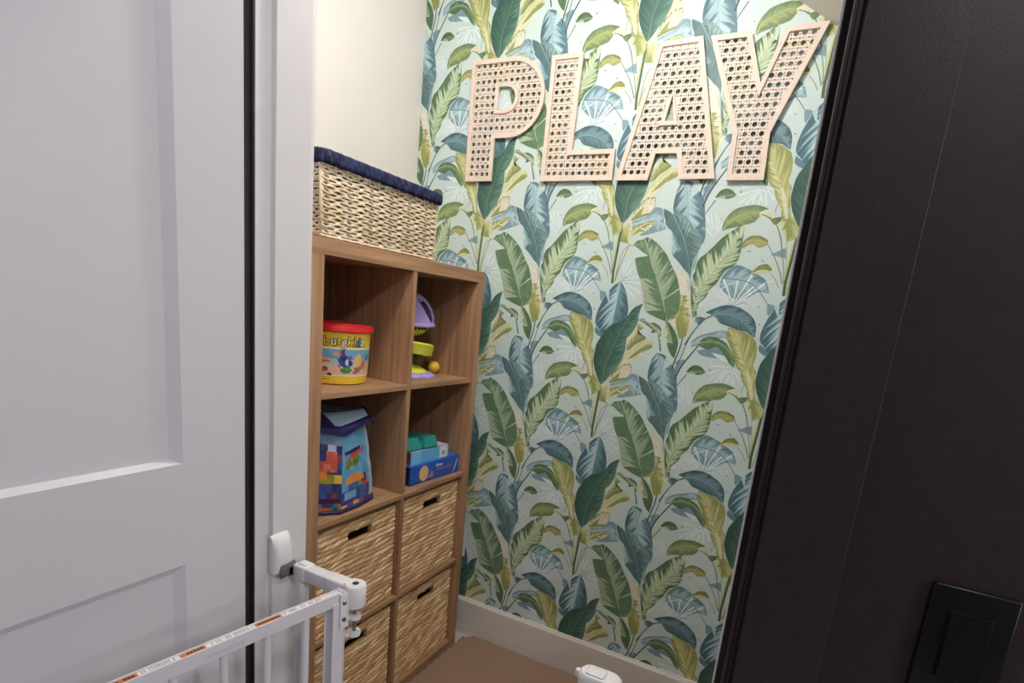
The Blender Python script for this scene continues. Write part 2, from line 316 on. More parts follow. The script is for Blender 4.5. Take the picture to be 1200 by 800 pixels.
# ================================================================== wallpaper
WP = [
[0,[8614,12406,8153,12682],0.96,3.2,[224,231,235]],
[0,[8614,12406,7957,12388],0.96,3.2,[224,231,235]],
[0,[8614,12406,8271,12002],0.96,3.2,[224,231,235]],
[0,[8614,12406,8485,11878],0.96,3.2,[224,231,235]],
[0,[8614,12406,8715,11878],0.96,3.2,[224,231,235]],
[0,[8614,12406,8907,12023],0.96,3.2,[224,231,235]],
[0,[8614,12406,8959,12239],0.96,3.2,[224,231,235]],
[0,[8614,12406,8296,12847],0.96,3.2,[224,231,235]],
[0,[8614,12406,8334,12552],0.27,0.9,[150,170,188]],
[0,[8614,12406,8404,12260],0.27,0.9,[150,170,188]],
[0,[8614,12406,8548,12158],0.27,0.9,[150,170,188]],
[0,[8614,12406,8709,12178],0.27,0.9,[150,170,188]],
[0,[8614,12406,8463,12567],0.27,0.9,[150,170,188]],
[0,[4665,14772,5277,14975],0.8999999999999999,3.0,[220,228,232]],
[0,[4665,14772,5398,14739],0.8999999999999999,3.0,[220,228,232]],
[0,[4665,14772,5356,14436],0.8999999999999999,3.0,[220,228,232]],
[0,[4665,14772,5212,14233],0.8999999999999999,3.0,[220,228,232]],
[0,[4665,14772,5013,15203],0.8999999999999999,3.0,[220,228,232]],
[0,[4665,14772,4862,15439],0.8999999999999999,3.0,[220,228,232]],
[0,[4665,14772,4700,15349],0.8999999999999999,3.0,[220,228,232]],
[0,[4665,14772,4878,14923],0.48,1.6,[150,180,194]],
[0,[4665,14772,4952,14818],0.48,1.6,[150,180,194]],
[0,[4665,14772,4914,14678],0.48,1.6,[150,180,194]],
[0,[4665,14772,4787,14945],0.48,1.6,[150,180,194]],
[0,[4665,14772,4692,14993],0.48,1.6,[150,180,194]],
[0,[7460,16203,7096,16866],0.72,2.4,[222,228,234]],
[0,[7460,16203,7211,16942],0.72,2.4,[222,228,234]],
[0,[7460,16203,7387,16945],0.72,2.4,[222,228,234]],
[0,[7460,16203,7503,16849],0.72,2.4,[222,228,234]],
[0,[7460,16203,7586,16653],0.72,2.4,[222,228,234]],
[0,[7460,16203,7157,16493],0.72,2.4,[222,228,234]],
[0,[7460,16203,7318,16448],0.24,0.8,[170,180,200]],
[0,[7460,16203,7385,16500],0.24,0.8,[170,180,200]],
[0,[7460,16203,7469,16452],0.24,0.8,[170,180,200]],
[0,[7460,16203,7536,16355],0.24,0.8,[170,180,200]],
[0,[8452,12336,7953,11906],0.8999999999999999,3.0,[222,228,235]],
[0,[8452,12336,8150,11884],0.8999999999999999,3.0,[222,228,235]],
[0,[8452,12336,8337,11909],0.8999999999999999,3.0,[222,228,235]],
[0,[8452,12336,8612,11959],0.8999999999999999,3.0,[222,228,235]],
[0,[8452,12336,8706,12219],0.8999999999999999,3.0,[222,228,235]],
[0,[8452,12336,7912,12145],0.8999999999999999,3.0,[222,228,235]],
[1,[4780,16454,5121,16225,5590,16338,5916,16448],[4756,16629,5275,16853,5422,17084,5694,17059,5810,16670,5916,16448],[4768,16542,5240,16672,5531,16745,5907,16511],[165,186,196,124,152,166,165,186,196,124,152,166],[222,226,230],1.2,0.5,0.6],
[1,[7269,12878,7467,12982,7881,13191,8303,13291,8354,13139],[7239,13064,7472,13279,7917,13447,8243,13494,8354,13139],[],[165,186,196,124,152,166,165,186,196,124,152,166],[],1,0.4,0.8],
[1,[7440,12817,7597,12674,7842,12637,8130,12633,8412,12643],[7495,12810,7796,12914,8035,13049,8338,13084,8458,12676],[],[124,152,166,124,152,166,124,152,166,124,152,166],[],1,0.3,0.8],
[1,[7921,12795,8100,12656,8426,12565],[7921,12795,8081,12774,8349,12715,8451,12568],[],[222,228,232,222,228,232,222,228,232,222,228,232],[],1,0.2,0.8],
[1,[7811,14855,7912,14708,8303,14483,8689,14539,8971,14737,9274,14711],[7811,14855,7886,15166,8184,15473,8489,15415,8859,15239,9127,15071,9274,14711],[7811,14855,8205,15060,8555,15033,8917,14908,9274,14711],[160,186,195,124,152,166,160,186,195,104,138,150],[],1,0.4,0.8],
[1,[7281,14295,7228,14133,7582,14216,7968,14223,8317,14254],[7281,14295,7617,14790,7895,14656,8179,14473,8317,14254],[],[212,218,218,212,218,218,212,218,218,212,218,218],[],1,0.2,0.8],
[1,[8317,14254,8591,14252,8978,14286,9118,14449],[8313,14279,8557,14453,8825,14601,9012,14640,9118,14449],[],[208,216,218,208,216,218,208,216,218,208,216,218],[],1,0.2,0.8],
[0,[8308,14304,7907,15040],0.96,3.2,[222,228,232]],
[0,[8308,14304,8322,15030],0.96,3.2,[222,228,232]],
[0,[8308,14304,8706,15217],0.96,3.2,[222,228,232]],
[0,[8308,14304,8812,14888],0.96,3.2,[222,228,232]],
[0,[8308,14304,9097,14970],0.96,3.2,[222,228,232]],
[0,[8308,14304,8764,14671],0.96,3.2,[222,228,232]],
[0,[8308,14304,7857,14730],0.96,3.2,[222,228,232]],
[0,[8308,14304,7811,14546],0.96,3.2,[222,228,232]],
[0,[8313,14279,8154,14471],0.39,1.3,[140,170,186]],
[0,[8313,14279,8352,14487],0.39,1.3,[140,170,186]],
[0,[8313,14279,8450,14495],0.39,1.3,[140,170,186]],
[0,[8313,14279,8570,14377],0.39,1.3,[140,170,186]],
[0,[8313,14279,8663,14411],0.39,1.3,[140,170,186]],
[0,[8313,14279,8151,14342],0.39,1.3,[140,170,186]],
[0,[7903,15065,8281,15052,8660,14990,8934,14809,9143,14576,9268,14411],1.0,1.0,[92,104,116]],
[0,[7857,14730,8039,14858,8244,14974],1.2,1.2,[222,228,232]],
[0,[3659,14911,3764,14993,3920,15053,4012,15064],0.8,1.4,[222,228,232]],
[1,[3800,15812,4109,15757,4265,15709],[3800,15812,4135,16003,4227,15979,4265,15709],[],[124,152,166,124,152,166,124,152,166,124,152,166],[],1,0.2,0.8],
[1,[6832,12356,6864,11970,6969,12013],[6832,12356,6932,12425,7133,12456,6969,12013],[],[124,152,166,165,186,196,124,152,166,124,152,166],[],1,0.2,0.8],
[1,[3960,14415,4000,14163,4055,14054],[3960,14415,4147,14386,4191,14291,4055,14054],[],[124,152,166,124,152,166,124,152,166,124,152,166],[],1,0.2,0.8],
[1,[6232,17889,6097,17654,6037,17277,6049,17024,6126,16873,6273,16622,6589,16299,6904,15980],[6232,17889,6471,17863,6588,17776,6702,17628,6901,17432,6992,17186,7046,16890,7155,16318,7124,16064,6964,15931],[6232,17889,6370,17678,6456,17305,6562,16805,6773,16305,6934,15955],[160,186,195,72,104,112,172,196,204,92,124,138],[80,112,128],1.0,0.45,1.0],
[1,[6528,12486,6486,12264,6483,12041],[6528,12486,6711,12313,6654,12190,6483,12041],[],[190,206,208,190,206,208,190,206,208,190,206,208],[],1,0.1,0.8],
[1,[6844,16510,6800,16458,6956,16462],[6844,16510,6971,16689,7062,16840,7089,16591,6956,16462],[],[92,124,138,92,124,138,92,124,138,92,124,138],[],1,0.2,0.8],
[1,[3967,13214,3960,13039,4068,12934,4267,12840],[3967,13214,4175,13062,4267,12956,4267,12840],[],[96,130,142,96,130,142,96,130,142,96,130,142],[],1,0.2,0.8],
[1,[4666,14758,4448,14618,4217,14321,4028,13910,3937,13558,3950,13299,4102,13141,4282,12958,4570,12874],[4666,14758,4823,14534,4947,14239,5026,13940,5045,13662,5000,13461,4786,13070,4570,12874],[4666,14758,4638,14326,4608,13903,4566,13560,4570,12874],[176,200,208,70,106,120,110,144,154,72,108,120],[88,122,136],1.2,0.5,1.0],
[1,[4307,14440,4330,14161,4414,13999],[4307,14440,4185,14333,4312,14075,4414,13999],[],[186,204,208,186,204,208,186,204,208,186,204,208],[],1,0.1,0.8],
[0,[6956,13141,6908,12752,6805,12353,6770,12125],1.6,2.2,[58,76,66]],
[0,[7223,13332,7097,12939,7014,12601,6926,12285,6869,12027],1.2,1.6,[92,116,134]],
[0,[7493,12985,7259,12604,7088,12307,6987,12071,6917,11810],1.8,2.2,[56,72,70]],
[0,[7036,16913,7168,17129,7288,17327],1.0,1.4,[60,78,66]],
[0,[6191,13055,6244,12895,6311,12638],1.6,2.0,[58,62,70]],
[0,[7556,13819,7351,13533,7205,13276,7044,12933],1.4,2.0,[80,100,110]],
[0,[3818,16670,4000,16324,4131,15812,4251,15380,4307,15025],1.0,1.4,[132,142,104]],
[0,[4156,16274,4244,15817,4311,15383,4349,15000],1.2,1.6,[182,186,132]],
[0,[3685,16096,3930,15749,4132,15374,4275,14995],1.0,1.6,[124,132,86]],
[0,[3918,15279,4080,15094,4201,14880],0.8,1.2,[150,150,96]],
[0,[4841,16189,4747,15838,4626,15454,4504,15064,4458,14758],1.0,1.6,[140,148,100]],
[0,[4924,15912,4768,15893,4613,15752,4535,15477,4475,15063,4443,14757],1.0,1.6,[150,156,110]],
[0,[4478,16498,4359,16092,4339,15603,4341,15165,4432,14728],2.0,2.4,[196,192,120]],
[0,[4441,16550,4415,16013,4377,15441,4349,15000,4366,14668],3.2,3.8,[74,96,62]],
[0,[3798,17300,3726,17111,3723,16960],0.8,1.0,[110,126,146]],
[1,[5136,12509,5127,12680,5172,12884,5358,13131,5439,13476,5649,13330],[5136,12509,5275,12583,5454,12775,5747,12963,5751,13034,5459,13142,5649,13330],[],[146,150,82,206,204,160,146,150,82,130,136,76],[220,212,176],1.2,0.3,0.8],
[1,[5147,12539,5106,12677,5124,12907],[5147,12539,5180,12828,5372,13133,5256,13120,5124,12907],[],[222,214,184,222,214,184,222,214,184,222,214,184],[],1,0.2,0.8],
[1,[4958,11959,5119,12001,5407,12083,5532,12243,5754,12527,6065,12762],[4958,11959,5010,12234,5224,12520,5508,12809,5806,12956,5984,12920,6065,12762],[4958,11959,5147,12222,5433,12516,5754,12725,6061,12790],[224,214,180,216,206,186,212,204,150,206,200,150],[],1,0.4,1.0],
[1,[5210,12202,5457,12348,5694,12534,5936,12663,6057,12775],[5210,12202,5464,12506,5672,12687,5883,12825,6057,12775],[],[146,150,82,146,150,82,146,150,82,168,166,100],[],1,0.5,0.8],
[1,[4721,16654,5043,16775,5315,16888,5448,17111,5451,17299],[4721,16654,4820,17052,5032,17286,5257,17397,5437,17392,5451,17299],[4721,16654,4901,16917,5171,17159,5449,17313],[146,150,82,140,142,78,214,206,176,140,144,80],[],1,0.6,0.6],
[1,[5029,16876,5309,16931,5434,17109,5438,17283],[5029,16876,5116,17123,5279,17247,5438,17283],[],[222,208,184,222,208,184,222,208,184,222,208,184],[],1,0.4,0.8],
[1,[4470,16437,4467,16226,4464,16014,4784,15976],[4470,16437,4622,16699,4703,16785,4787,16515,4782,16216,4894,16084,4784,15976],[4470,16437,4650,16494,4690,16201,4715,16025],[190,184,118,146,150,82,212,204,150,222,214,184],[216,206,160],1,0.4,0.8],
[1,[4784,16201,5055,16259,5337,16422,5519,16626],[4784,16201,4837,16493,5187,16620,5418,16699,5519,16626],[4784,16201,4974,16395,5253,16586,5519,16626],[146,150,82,222,216,176,210,202,140,150,148,84],[226,220,170],1,0.5,0.8],
[1,[3972,16829,3887,16742,4021,16459,4185,16197],[4218,16894,4383,16723,4458,16525,4397,16275,4185,16197],[4095,16862,4147,16599,4216,16201],[146,150,82,206,204,160,150,152,80,186,184,120],[],1,0.4,0.8],
[1,[9253,11470,9174,11579,9147,11785,8950,12059,8872,12288,8702,12476,8525,12842,8392,13124,8269,13319,8280,13614],[9437,11526,9382,11817,9311,12223,9342,12345,9191,12533,9230,12714,9219,13078,9099,13342,8756,13541,8280,13614],[9343,11513,9245,11888,9069,12371,8901,12677,8698,13008,8368,13563],[204,196,138,150,152,80,196,190,124,154,154,82],[150,140,80],1.0,0.55,1.0],
[1,[4007,11508,3905,11794,3733,12367,3804,12317],[4069,11517,3999,11806,3913,12093,3804,12317],[],[222,214,184,222,214,184,212,204,150,222,214,184],[],1,0.2,0.8],
[1,[7638,16420,7762,16498,7998,16561,8277,16641,8503,16719,8620,16865,8780,16892,8951,16824],[7638,16420,7619,16605,7702,16852,7911,17075,8186,17163,8466,17202,8687,17152,8839,17088,8951,16824],[7638,16420,7752,16707,8041,16883,8359,16997,8626,16966,8944,16824],[152,162,98,112,132,84,140,154,96,106,126,86],[206,204,140],1.4,0.35,0.8],
[1,[8621,16858,8781,16885,9055,16855],[8598,16989,8816,17087,9045,16973,9055,16855],[],[214,208,180,214,208,180,214,208,180,214,208,180],[],1,0.3,0.8],
[1,[3617,16817,3722,16688,3799,16643],[3617,16817,3895,16877,3934,16788,3799,16643],[],[112,128,84,120,134,92,100,118,80,96,112,80],[],1,0.3,0.8],
[0,[8654,16942,8803,16897,8934,16817],1.0,1.4,[112,104,70]],
[0,[3822,16643,3945,16409,4043,16127,4126,15795],1.0,1.2,[120,132,110]],
[1,[8990,16096,8920,16052,8742,16004,8544,16102,8341,15984,8282,15959],[8990,16096,8957,16231,8729,16334,8483,16327,8287,16160,8282,15959],[8983,16150,8746,16211,8498,16217,8298,16072],[176,168,96,160,154,80,150,150,84,118,124,74],[206,194,120],1,0.4,0.8],
[1,[3352,15249,3538,15253,3748,15298,3926,15330],[3350,15263,3538,15482,3744,15553,3896,15444,3926,15330],[3351,15254,3614,15375,3922,15363],[220,206,160,206,190,140,140,144,60,128,134,64],[],1,0.4,0.8],
[1,[4437,11256,4324,11389,4135,11736,4035,12079,4047,12346,4097,12675,4354,13110,4537,13329,4852,13452,5026,13590,5103,13774,5252,13960,5511,14112],[4437,11256,4599,11444,4816,11770,4948,11964,5037,12150,5118,12535,5123,12708,5120,12935,5260,13093,5414,13446,5429,13781,5511,14112],[4437,11256,4472,11574,4504,12022,4571,12206,4784,12869,4940,13257,5176,13674,5511,14106],[70,106,92,56,90,80,66,100,88,90,130,112],[142,170,152],1.3,0.4,0.9],
[1,[6465,13646,6596,13510,6699,13385,6778,13230,6866,13103],[6465,13646,6570,13860,6680,14031,6683,14352,6568,14741,6368,15150,6754,15095,6905,14817,7110,14122,7173,13649,7099,13265,6866,13103],[6465,13646,6659,13814,6716,14487,6764,14358,6868,13699,6866,13103],[222,214,190,216,208,176,150,152,76,220,208,180],[],1,0.5,0.8],
[1,[6726,13388,6818,13152,6880,13105,7055,13206],[6726,13388,6605,13809,6706,14033,6692,14299,6799,14308,6919,13892,7081,13720,7055,13206],[],[152,154,76,150,150,76,156,156,80,190,182,120],[],1,0.5,0.8],
[1,[6322,15094,6514,14737,6663,14483],[6322,15094,6525,15186,6728,15093,6902,14502,6663,14483],[],[222,212,196,222,212,196,222,212,196,222,212,196],[],1,0.3,0.8],
[1,[6344,13621,6283,13560,6319,13235,6457,12975,6581,12713,6788,12461],[6344,13621,6446,13590,6698,13303,6833,13018,6832,12743,6788,12461],[6344,13621,6600,13128,6758,12651,6788,12461],[150,168,130,206,208,176,84,114,78,84,112,78],[176,190,160],1.2,0.5,0.8],
[1,[6475,12949,6550,12737,6693,12533,6788,12461],[6475,12949,6689,12919,6772,12653,6788,12461],[],[86,116,78,86,116,78,86,116,78,86,116,78],[],1,0.4,0.8],
[1,[6348,13594,5979,13709,5629,13855,5566,13987,5464,14390,5297,14841,5216,14999,5114,15263,5031,15515,5273,15581,5476,15590,5339,15810,5245,15965,5197,16096],[6361,13601,6482,13716,6692,13952,6691,14273,6622,14639,6504,14974,6413,15126,6288,15316,6181,15481,6071,15659,5875,15859,5685,16022,5485,16146,5339,16185,5197,16096],[6355,13600,6253,13939,6095,14331,5862,14852,5627,15292,5488,15657,5337,15916,5197,16096],[96,128,94,168,176,148,160,174,144,92,122,90],[170,186,158],1.5,0.55,0.7],
[1,[5628,13860,5979,13709,6346,13608],[5628,13860,5948,13917,6289,13888,6346,13608],[],[92,120,88,92,120,88,92,120,88,92,120,88],[],1,0.4,0.8],
[1,[6385,13625,6482,13716,6692,13952,6691,14273],[6354,13731,6180,14230,6269,14372,6470,14495,6624,14626,6691,14273],[],[100,132,96,100,132,96,100,132,96,100,132,96],[],1,0.35,0.8],
[1,[5031,15515,5105,15263,5216,14999,5289,14895],[5039,15515,5470,15590,5635,15239,5809,14929,5289,14895],[],[94,124,90,100,130,96,90,120,86,96,126,92],[],1,0.45,0.8],
[1,[5468,15603,5252,15726,5062,15851,4914,15920],[5468,15603,5359,15864,5239,16097,5031,16063,4914,15920],[5468,15603,5257,15886,4914,15920],[120,144,112,100,128,96,126,148,112,92,118,86],[],1,0.4,0.8],
[1,[5351,16009,5300,16126,5345,16201],[5379,16010,5380,16102,5345,16201],[],[84,104,80,84,104,80,84,104,80,84,104,80],[],1,0.1,0.8],
[0,[5780,15671,5911,15808],0.3,1.6,[203,212,208]],
[0,[6168,14310,6391,14475,6596,14650],0.4,1.8,[216,222,200]],
[0,[6101,15107,6202,15166,6308,15278],0.3,1.4,[214,216,194]],
[0,[6170,15375,6220,15404],0.3,1.4,[203,212,208]],
[0,[5418,16051,5436,16157],1.2,1.8,[206,212,200]],
[1,[5368,13567,5580,13504,5767,13412,5942,13291,5915,13191,6107,13240,6163,13052],[5368,13567,5590,13630,5781,13510,5978,13525,6211,13389,6239,13116,6163,13052],[5368,13567,5659,13554,5906,13440,6135,13243,6163,13052],[150,164,122,76,96,66,186,192,154,84,104,72],[],1,0.5,0.8],
[1,[5739,17071,5776,16867,5875,16663,5835,16662,5971,16486,6109,16382,6142,16078,6192,15847,6239,15667,6452,15482,6677,15247,6830,15121,6914,14896],[5739,17071,6011,16922,6221,16951,6362,16902,6537,16792,6762,16533,7003,16250,7089,16038,7014,15780,7020,15550,6998,15395,6908,15131,6919,14897],[5739,17071,6038,16922,6285,16545,6535,16144,6738,15613,6906,14896],[88,118,120,82,112,116,84,112,114,118,146,148],[176,198,200],1.6,0.45,1.1],
[1,[6102,16374,6142,16078,6204,15821,6260,15668],[6118,16374,6257,16211,6373,15984,6500,15860,6378,15777,6260,15668],[],[168,192,196,176,198,200,130,158,164,120,150,156],[],1,0.6,0.8],
[1,[6899,15104,6954,15341,7016,15524,7018,15755],[6899,15104,6884,15285,6917,15571,6971,15727,7018,15755],[],[150,174,180,150,174,180,150,174,180,150,174,180],[],1,0.5,0.8],
[0,[6557,16171,6608,16351,6662,16505],0.3,1.5,[176,196,198]],
[0,[6528,16272,6557,16502,6595,16680],0.3,1.3,[170,190,194]],
[0,[6407,16447,6445,16626,6491,16753],0.3,1.3,[164,186,190]],
[0,[6333,16547,6319,16699,6289,16825],0.3,1.3,[164,186,190]],
[0,[6906,14948,6932,14819,7029,14380,7187,13810],1.8,2.4,[150,178,192]],
[1,[7228,13801,7152,13860,7050,14249,6946,14899,6943,15081,7008,15253,7021,15447,7091,15631,7207,15713,7446,15977,7677,16260,8006,16517,8180,16639,8232,16650],[7228,13801,7301,13848,7258,13977,7287,14256,7463,14436,7558,14708,7706,14873,7799,15079,7916,15289,8159,15472,8254,15713,8261,15912,8267,16231,8255,16597,8232,16650],[7228,13801,7149,14258,7235,14580,7370,14876,7626,15353,7806,15641,7983,15924,8117,16226,8232,16650],[188,198,160,82,110,76,180,194,154,84,112,76],[96,116,84],1.1,0.75,1.0],
[0,[7205,14604,7106,14727,7002,14798,6943,15081,7018,15241],1.4,1.4,[206,220,216]],
[1,[8178,16253,8121,16128,7999,15975],[8143,16570,8247,16645,8246,16426,8222,16254,8178,16253],[],[200,208,184,200,208,184,200,208,184,200,208,184],[],1,0.2,0.8],
[1,[7478,12997,7569,12927,7803,12874,8018,12994,8175,12906,8351,12702,8480,12545,8656,12409],[7476,13010,7591,13198,7814,13284,8081,13240,8333,13110,8540,12792,8654,12568,8656,12409],[7484,13011,7585,13077,7839,13133,8103,13105,8360,12955,8524,12737,8656,12409],[100,128,82,86,112,72,112,138,92,76,102,68],[206,214,170],1.3,0.4,0.8],
[1,[7276,13832,7243,13709,7367,13602],[7276,13832,7418,13859,7568,13794,7367,13602],[],[100,124,140,150,172,186,84,108,122,80,104,116],[],1,0.3,0.8],
[0,[7545,13805,7760,13926,7982,13986],1.8,1.6,[70,92,102]],
[1,[7899,13865,8014,13720,8268,13649,8558,13575,8839,13532,8978,13444,9101,13375],[7539,14002,7704,14109,8013,14258,8211,14283,8494,14243,8763,14114,8962,13955,9083,13712,9101,13375],[7759,13931,7981,13991,8262,13986,8554,13890,8834,13707,9100,13380],[92,124,132,70,102,112,110,142,150,66,96,106],[160,186,190],1.3,0.5,0.9],
[1,[7234,12078,7397,12078,7566,12041,7746,12089,7835,12161],[7232,12091,7341,12258,7491,12339,7684,12304,7835,12161],[7233,12083,7438,12161,7649,12190,7835,12161],[120,142,100,84,106,70,84,110,74,76,102,66],[],1,0.4,0.8],
[0,[7340,12098,7448,12102,7535,12065],0.6,1.6,[214,220,206]],
[0,[7936,12289,8002,12253],1.6,0.6,[120,136,150]],
[0,[7499,16799,7565,16781],1.6,0.6,[120,136,150]],
[0,[8454,15895,8567,15876],1.6,0.6,[120,136,150]],
[0,[3587,15659,3682,15591],1.6,0.6,[120,136,150]],
[0,[7150,16065,7179,16041],1.6,0.6,[120,136,150]],
[0,[3720,14290,3787,14321],1.6,0.6,[120,136,150]],
[0,[3806,13804,3898,13762],1.6,0.6,[120,136,150]],
[0,[7920,12241,7989,12224],1.6,0.6,[120,136,150]]]
def cr_spline(P, n):
    P = np.array(P, float)
    if len(P) < 2: P = np.repeat(P, 2, 0)
    E_ = np.vstack([2 * P[0] - P[1], P, 2 * P[-1] - P[-2]]); out = []
    for i in range(1, len(E_) - 2):
        p0, p1, p2, p3 = E_[i-1], E_[i], E_[i+1], E_[i+2]
        t = np.linspace(0, 1, 8, endpoint=False)[:, None]
        m1, m2 = (p2 - p0) * .38, (p3 - p1) * .38
        out.append((2*t**3 - 3*t**2 + 1) * p1 + (t**3 - 2*t**2 + t) * m1 + (-2*t**3 + 3*t**2) * p2 + (t**3 - t**2) * m2)
    Q = np.vstack(out + [P[-1:]])
    d = np.concatenate([[0], np.cumsum(np.linalg.norm(np.diff(Q, axis=0), axis=1))])
    s = np.linspace(0, d[-1], n)
    return np.stack([np.interp(s, d, Q[:, k]) for k in (0, 1)], 1), d[-1]
GAIN = 1.08
def hx(h):
    c = rgb(h)[:3]; g = .3 * c[0] + .59 * c[1] + .11 * c[2]            # muted printing inks
    return tuple(min(.9, (g + (v - g) * .88) * GAIN * q) for v, q in zip(c, (.93, 1.02, 1.03))) + (1,)
faces, V, UV, PAR, CM, CE = [], [], [], [], [], []
def quad(pts, depth, uvs, par, cm, ce):
    b = len(V); V.extend((p[0], depth, p[1]) for p in pts); faces.append((b, b+1, b+2, b+3))
    UV.extend(uvs); PAR.extend([par] * 4); CM.extend([cm] * 4); CE.extend([ce] * 4)
tile_pts = []
for li, e in enumerate(WP):
    pt = lambda a: np.array(a, float).reshape(-1, 2) / 10000
    dep = .00010 + li * .000005
    if e[0] == 0:
        Q, L = cr_spline(pt(e[1]), 14); c = hx(e[4])
        T = np.gradient(Q, axis=0); T /= np.linalg.norm(T, axis=1)[:, None] + 1e-12
        Nn = np.stack([-T[:, 1], T[:, 0]], 1); w = np.linspace(e[2], e[3], 14)[:, None] * .5e-3 * 2.1
        A, B = Q + Nn * w, Q - Nn * w
        tile_pts.append((dep, [(np.array([A[i], A[i+1], B[i+1], B[i]]), [(i * .01, -1), (i * .01 + .01, -1), (i * .01 + .01, 1), (i * .01, 1)], (0., 0.), c, c) for i in range(13)]))
    else:
        n = 26
        Lp, _ = cr_spline(pt(e[1]), n); Rp, _ = cr_spline(pt(e[2]), n)
        if e[3]: Mp, ml = cr_spline(pt(e[3]), n)
        else: Mp = (Lp + Rp) / 2; ml = np.linalg.norm(np.diff(Mp, axis=0), axis=1).sum()
        cols = [hx(e[4][i:i+3]) for i in (0, 3, 6, 9)]; amp, k = e[7], e[8]
        seed = (li * 7.31) % 50; u = np.linspace(0, ml, n); qs = []
        for side, Ed, cm, ce in ((-1, Lp, cols[0], cols[1]), (1, Rp, cols[2], cols[3])):
            hw = np.linalg.norm(Ed - Mp, axis=1)
            for i in range(n - 1):
                for f0, f1 in ((0, .5), (.5, 1)):
                    P4, U4 = [], []
                    for ii, ff in ((i, f0), (i+1, f0), (i+1, f1), (i, f1)):
                        P4.append(Mp[ii] + (Ed[ii] - Mp[ii]) * ff); U4.append((u[ii] - k * hw[ii] * ff + (3 if side > 0 else 0), ff))
                    qs.append((np.array(P4), U4, (amp, seed), cm, ce))
        tile_pts.append((dep, qs))
        if e[5]:
            T = np.gradient(Mp, axis=0); T /= np.linalg.norm(T, axis=1)[:, None] + 1e-12
            Nn = np.stack([-T[:, 1], T[:, 0]], 1); w = np.linspace(1.0, .25, n)[:, None] * e[6] * .5e-3
            A, B = Mp + Nn * w, Mp - Nn * w; c = hx(e[5])
            tile_pts.append((dep + .0000025, [(np.array([A[i], A[i+1], B[i+1], B[i]]), [(i * .01, -1), (i * .01 + .01, -1), (i * .01 + .01, 1), (i * .01, 1)], (0., 0.), c, c) for i in range(n - 1)]))
WX0, WX1, WZ0, WZ1 = -.4045, 1.499, .158, 2.45
bgc = hx((203, 213, 209))
quad([(WX0, WZ0), (WX1, WZ0), (WX1, WZ1), (WX0, WZ1)], YW - .00005, [(0, 0)] * 4, (0., 0.), bgc, bgc)
for a in range(-3, 4):
    for b in range(-5, 4):
        off = np.array([a * .5305 + b * .003, b * .5315])
        for dep, qs in tile_pts:
            for P4, U4, par, cm, ce in qs:
                Q = P4 + off
                if Q[:, 0].max() < WX0 or Q[:, 0].min() > WX1 or Q[:, 1].max() < WZ0 or Q[:, 1].min() > WZ1: continue
                Q = np.clip(Q, (WX0, WZ0), (WX1, WZ1))
                quad(Q, YW - dep, U4, par, cm, ce)
me = bpy.data.meshes.new('wallpaper'); me.from_pydata(V, [], faces); me.update()
uvl = me.uv_layers.new(name='vein'); uvl.data.foreach_set('uv', np.array(UV, np.float32).ravel())
uvp = me.uv_layers.new(name='leaf'); uvp.data.foreach_set('uv', np.array(PAR, np.float32).ravel())
for nm, arr in (('inner', CM), ('outer', CE)):
    ca = me.color_attributes.new(nm, 'FLOAT_COLOR', 'CORNER'); ca.data.foreach_set('color', np.array(arr, np.float32).ravel())
m, nt, b = new_mat('printed_leaf_wallpaper')
uv = N(nt, 'ShaderNodeUVMap', uv_map='vein'); up = N(nt, 'ShaderNodeUVMap', uv_map='leaf')
s1 = N(nt, 'ShaderNodeSeparateXYZ'); s2 = N(nt, 'ShaderNodeSeparateXYZ')
nt.links.new(uv.outputs['UV'], s1.inputs[0]); nt.links.new(up.outputs['UV'], s2.inputs[0])
def streak(fs, fv):
    cx = N(nt, 'ShaderNodeCombineXYZ')
    a = N(nt, 'ShaderNodeMath', operation='MULTIPLY'); a.inputs[1].default_value = fs; nt.links.new(s1.outputs['X'], a.inputs[0])
    c = N(nt, 'ShaderNodeMath', operation='MULTIPLY'); c.inputs[1].default_value = fv; nt.links.new(s1.outputs['Y'], c.inputs[0])
    nt.links.new(a.outputs[0], cx.inputs[0]); nt.links.new(c.outputs[0], cx.inputs[1]); nt.links.new(s2.outputs['Y'], cx.inputs[2])
    nz = N(nt, 'ShaderNodeTexNoise', Scale=1.0, Detail=3.0, Roughness=.6); nt.links.new(cx.outputs[0], nz.inputs['Vector'])
    return nz.outputs['Fac']
n1 = streak(85, .6); n2 = streak(290, .8)
sb = N(nt, 'ShaderNodeMath', operation='SUBTRACT'); sb.inputs[1].default_value = .5; nt.links.new(n1, sb.inputs[0])
m1 = N(nt, 'ShaderNodeMath', operation='MULTIPLY'); nt.links.new(sb.outputs[0], m1.inputs[0]); nt.links.new(s2.outputs['X'], m1.inputs[1])
m2 = N(nt, 'ShaderNodeMath', operation='MULTIPLY_ADD'); m2.inputs[1].default_value = 5.6
nt.links.new(m1.outputs[0], m2.inputs[0]); nt.links.new(s1.outputs['Y'], m2.inputs[2])
sm = N(nt, 'ShaderNodeMapRange', interpolation_type='SMOOTHSTEP'); sm.inputs['From Min'].default_value = .24; sm.inputs['From Max'].default_value = .80
nt.links.new(m2.outputs[0], sm.inputs['Value'])
ai = N(nt, 'ShaderNodeAttribute', attribute_name='inner'); ao = N(nt, 'ShaderNodeAttribute', attribute_name='outer')
mx = N(nt, 'ShaderNodeMix', data_type='RGBA'); nt.links.new(sm.outputs['Result'], mx.inputs['Factor'])
nt.links.new(ai.outputs['Color'], mx.inputs['A']); nt.links.new(ao.outputs['Color'], mx.inputs['B'])
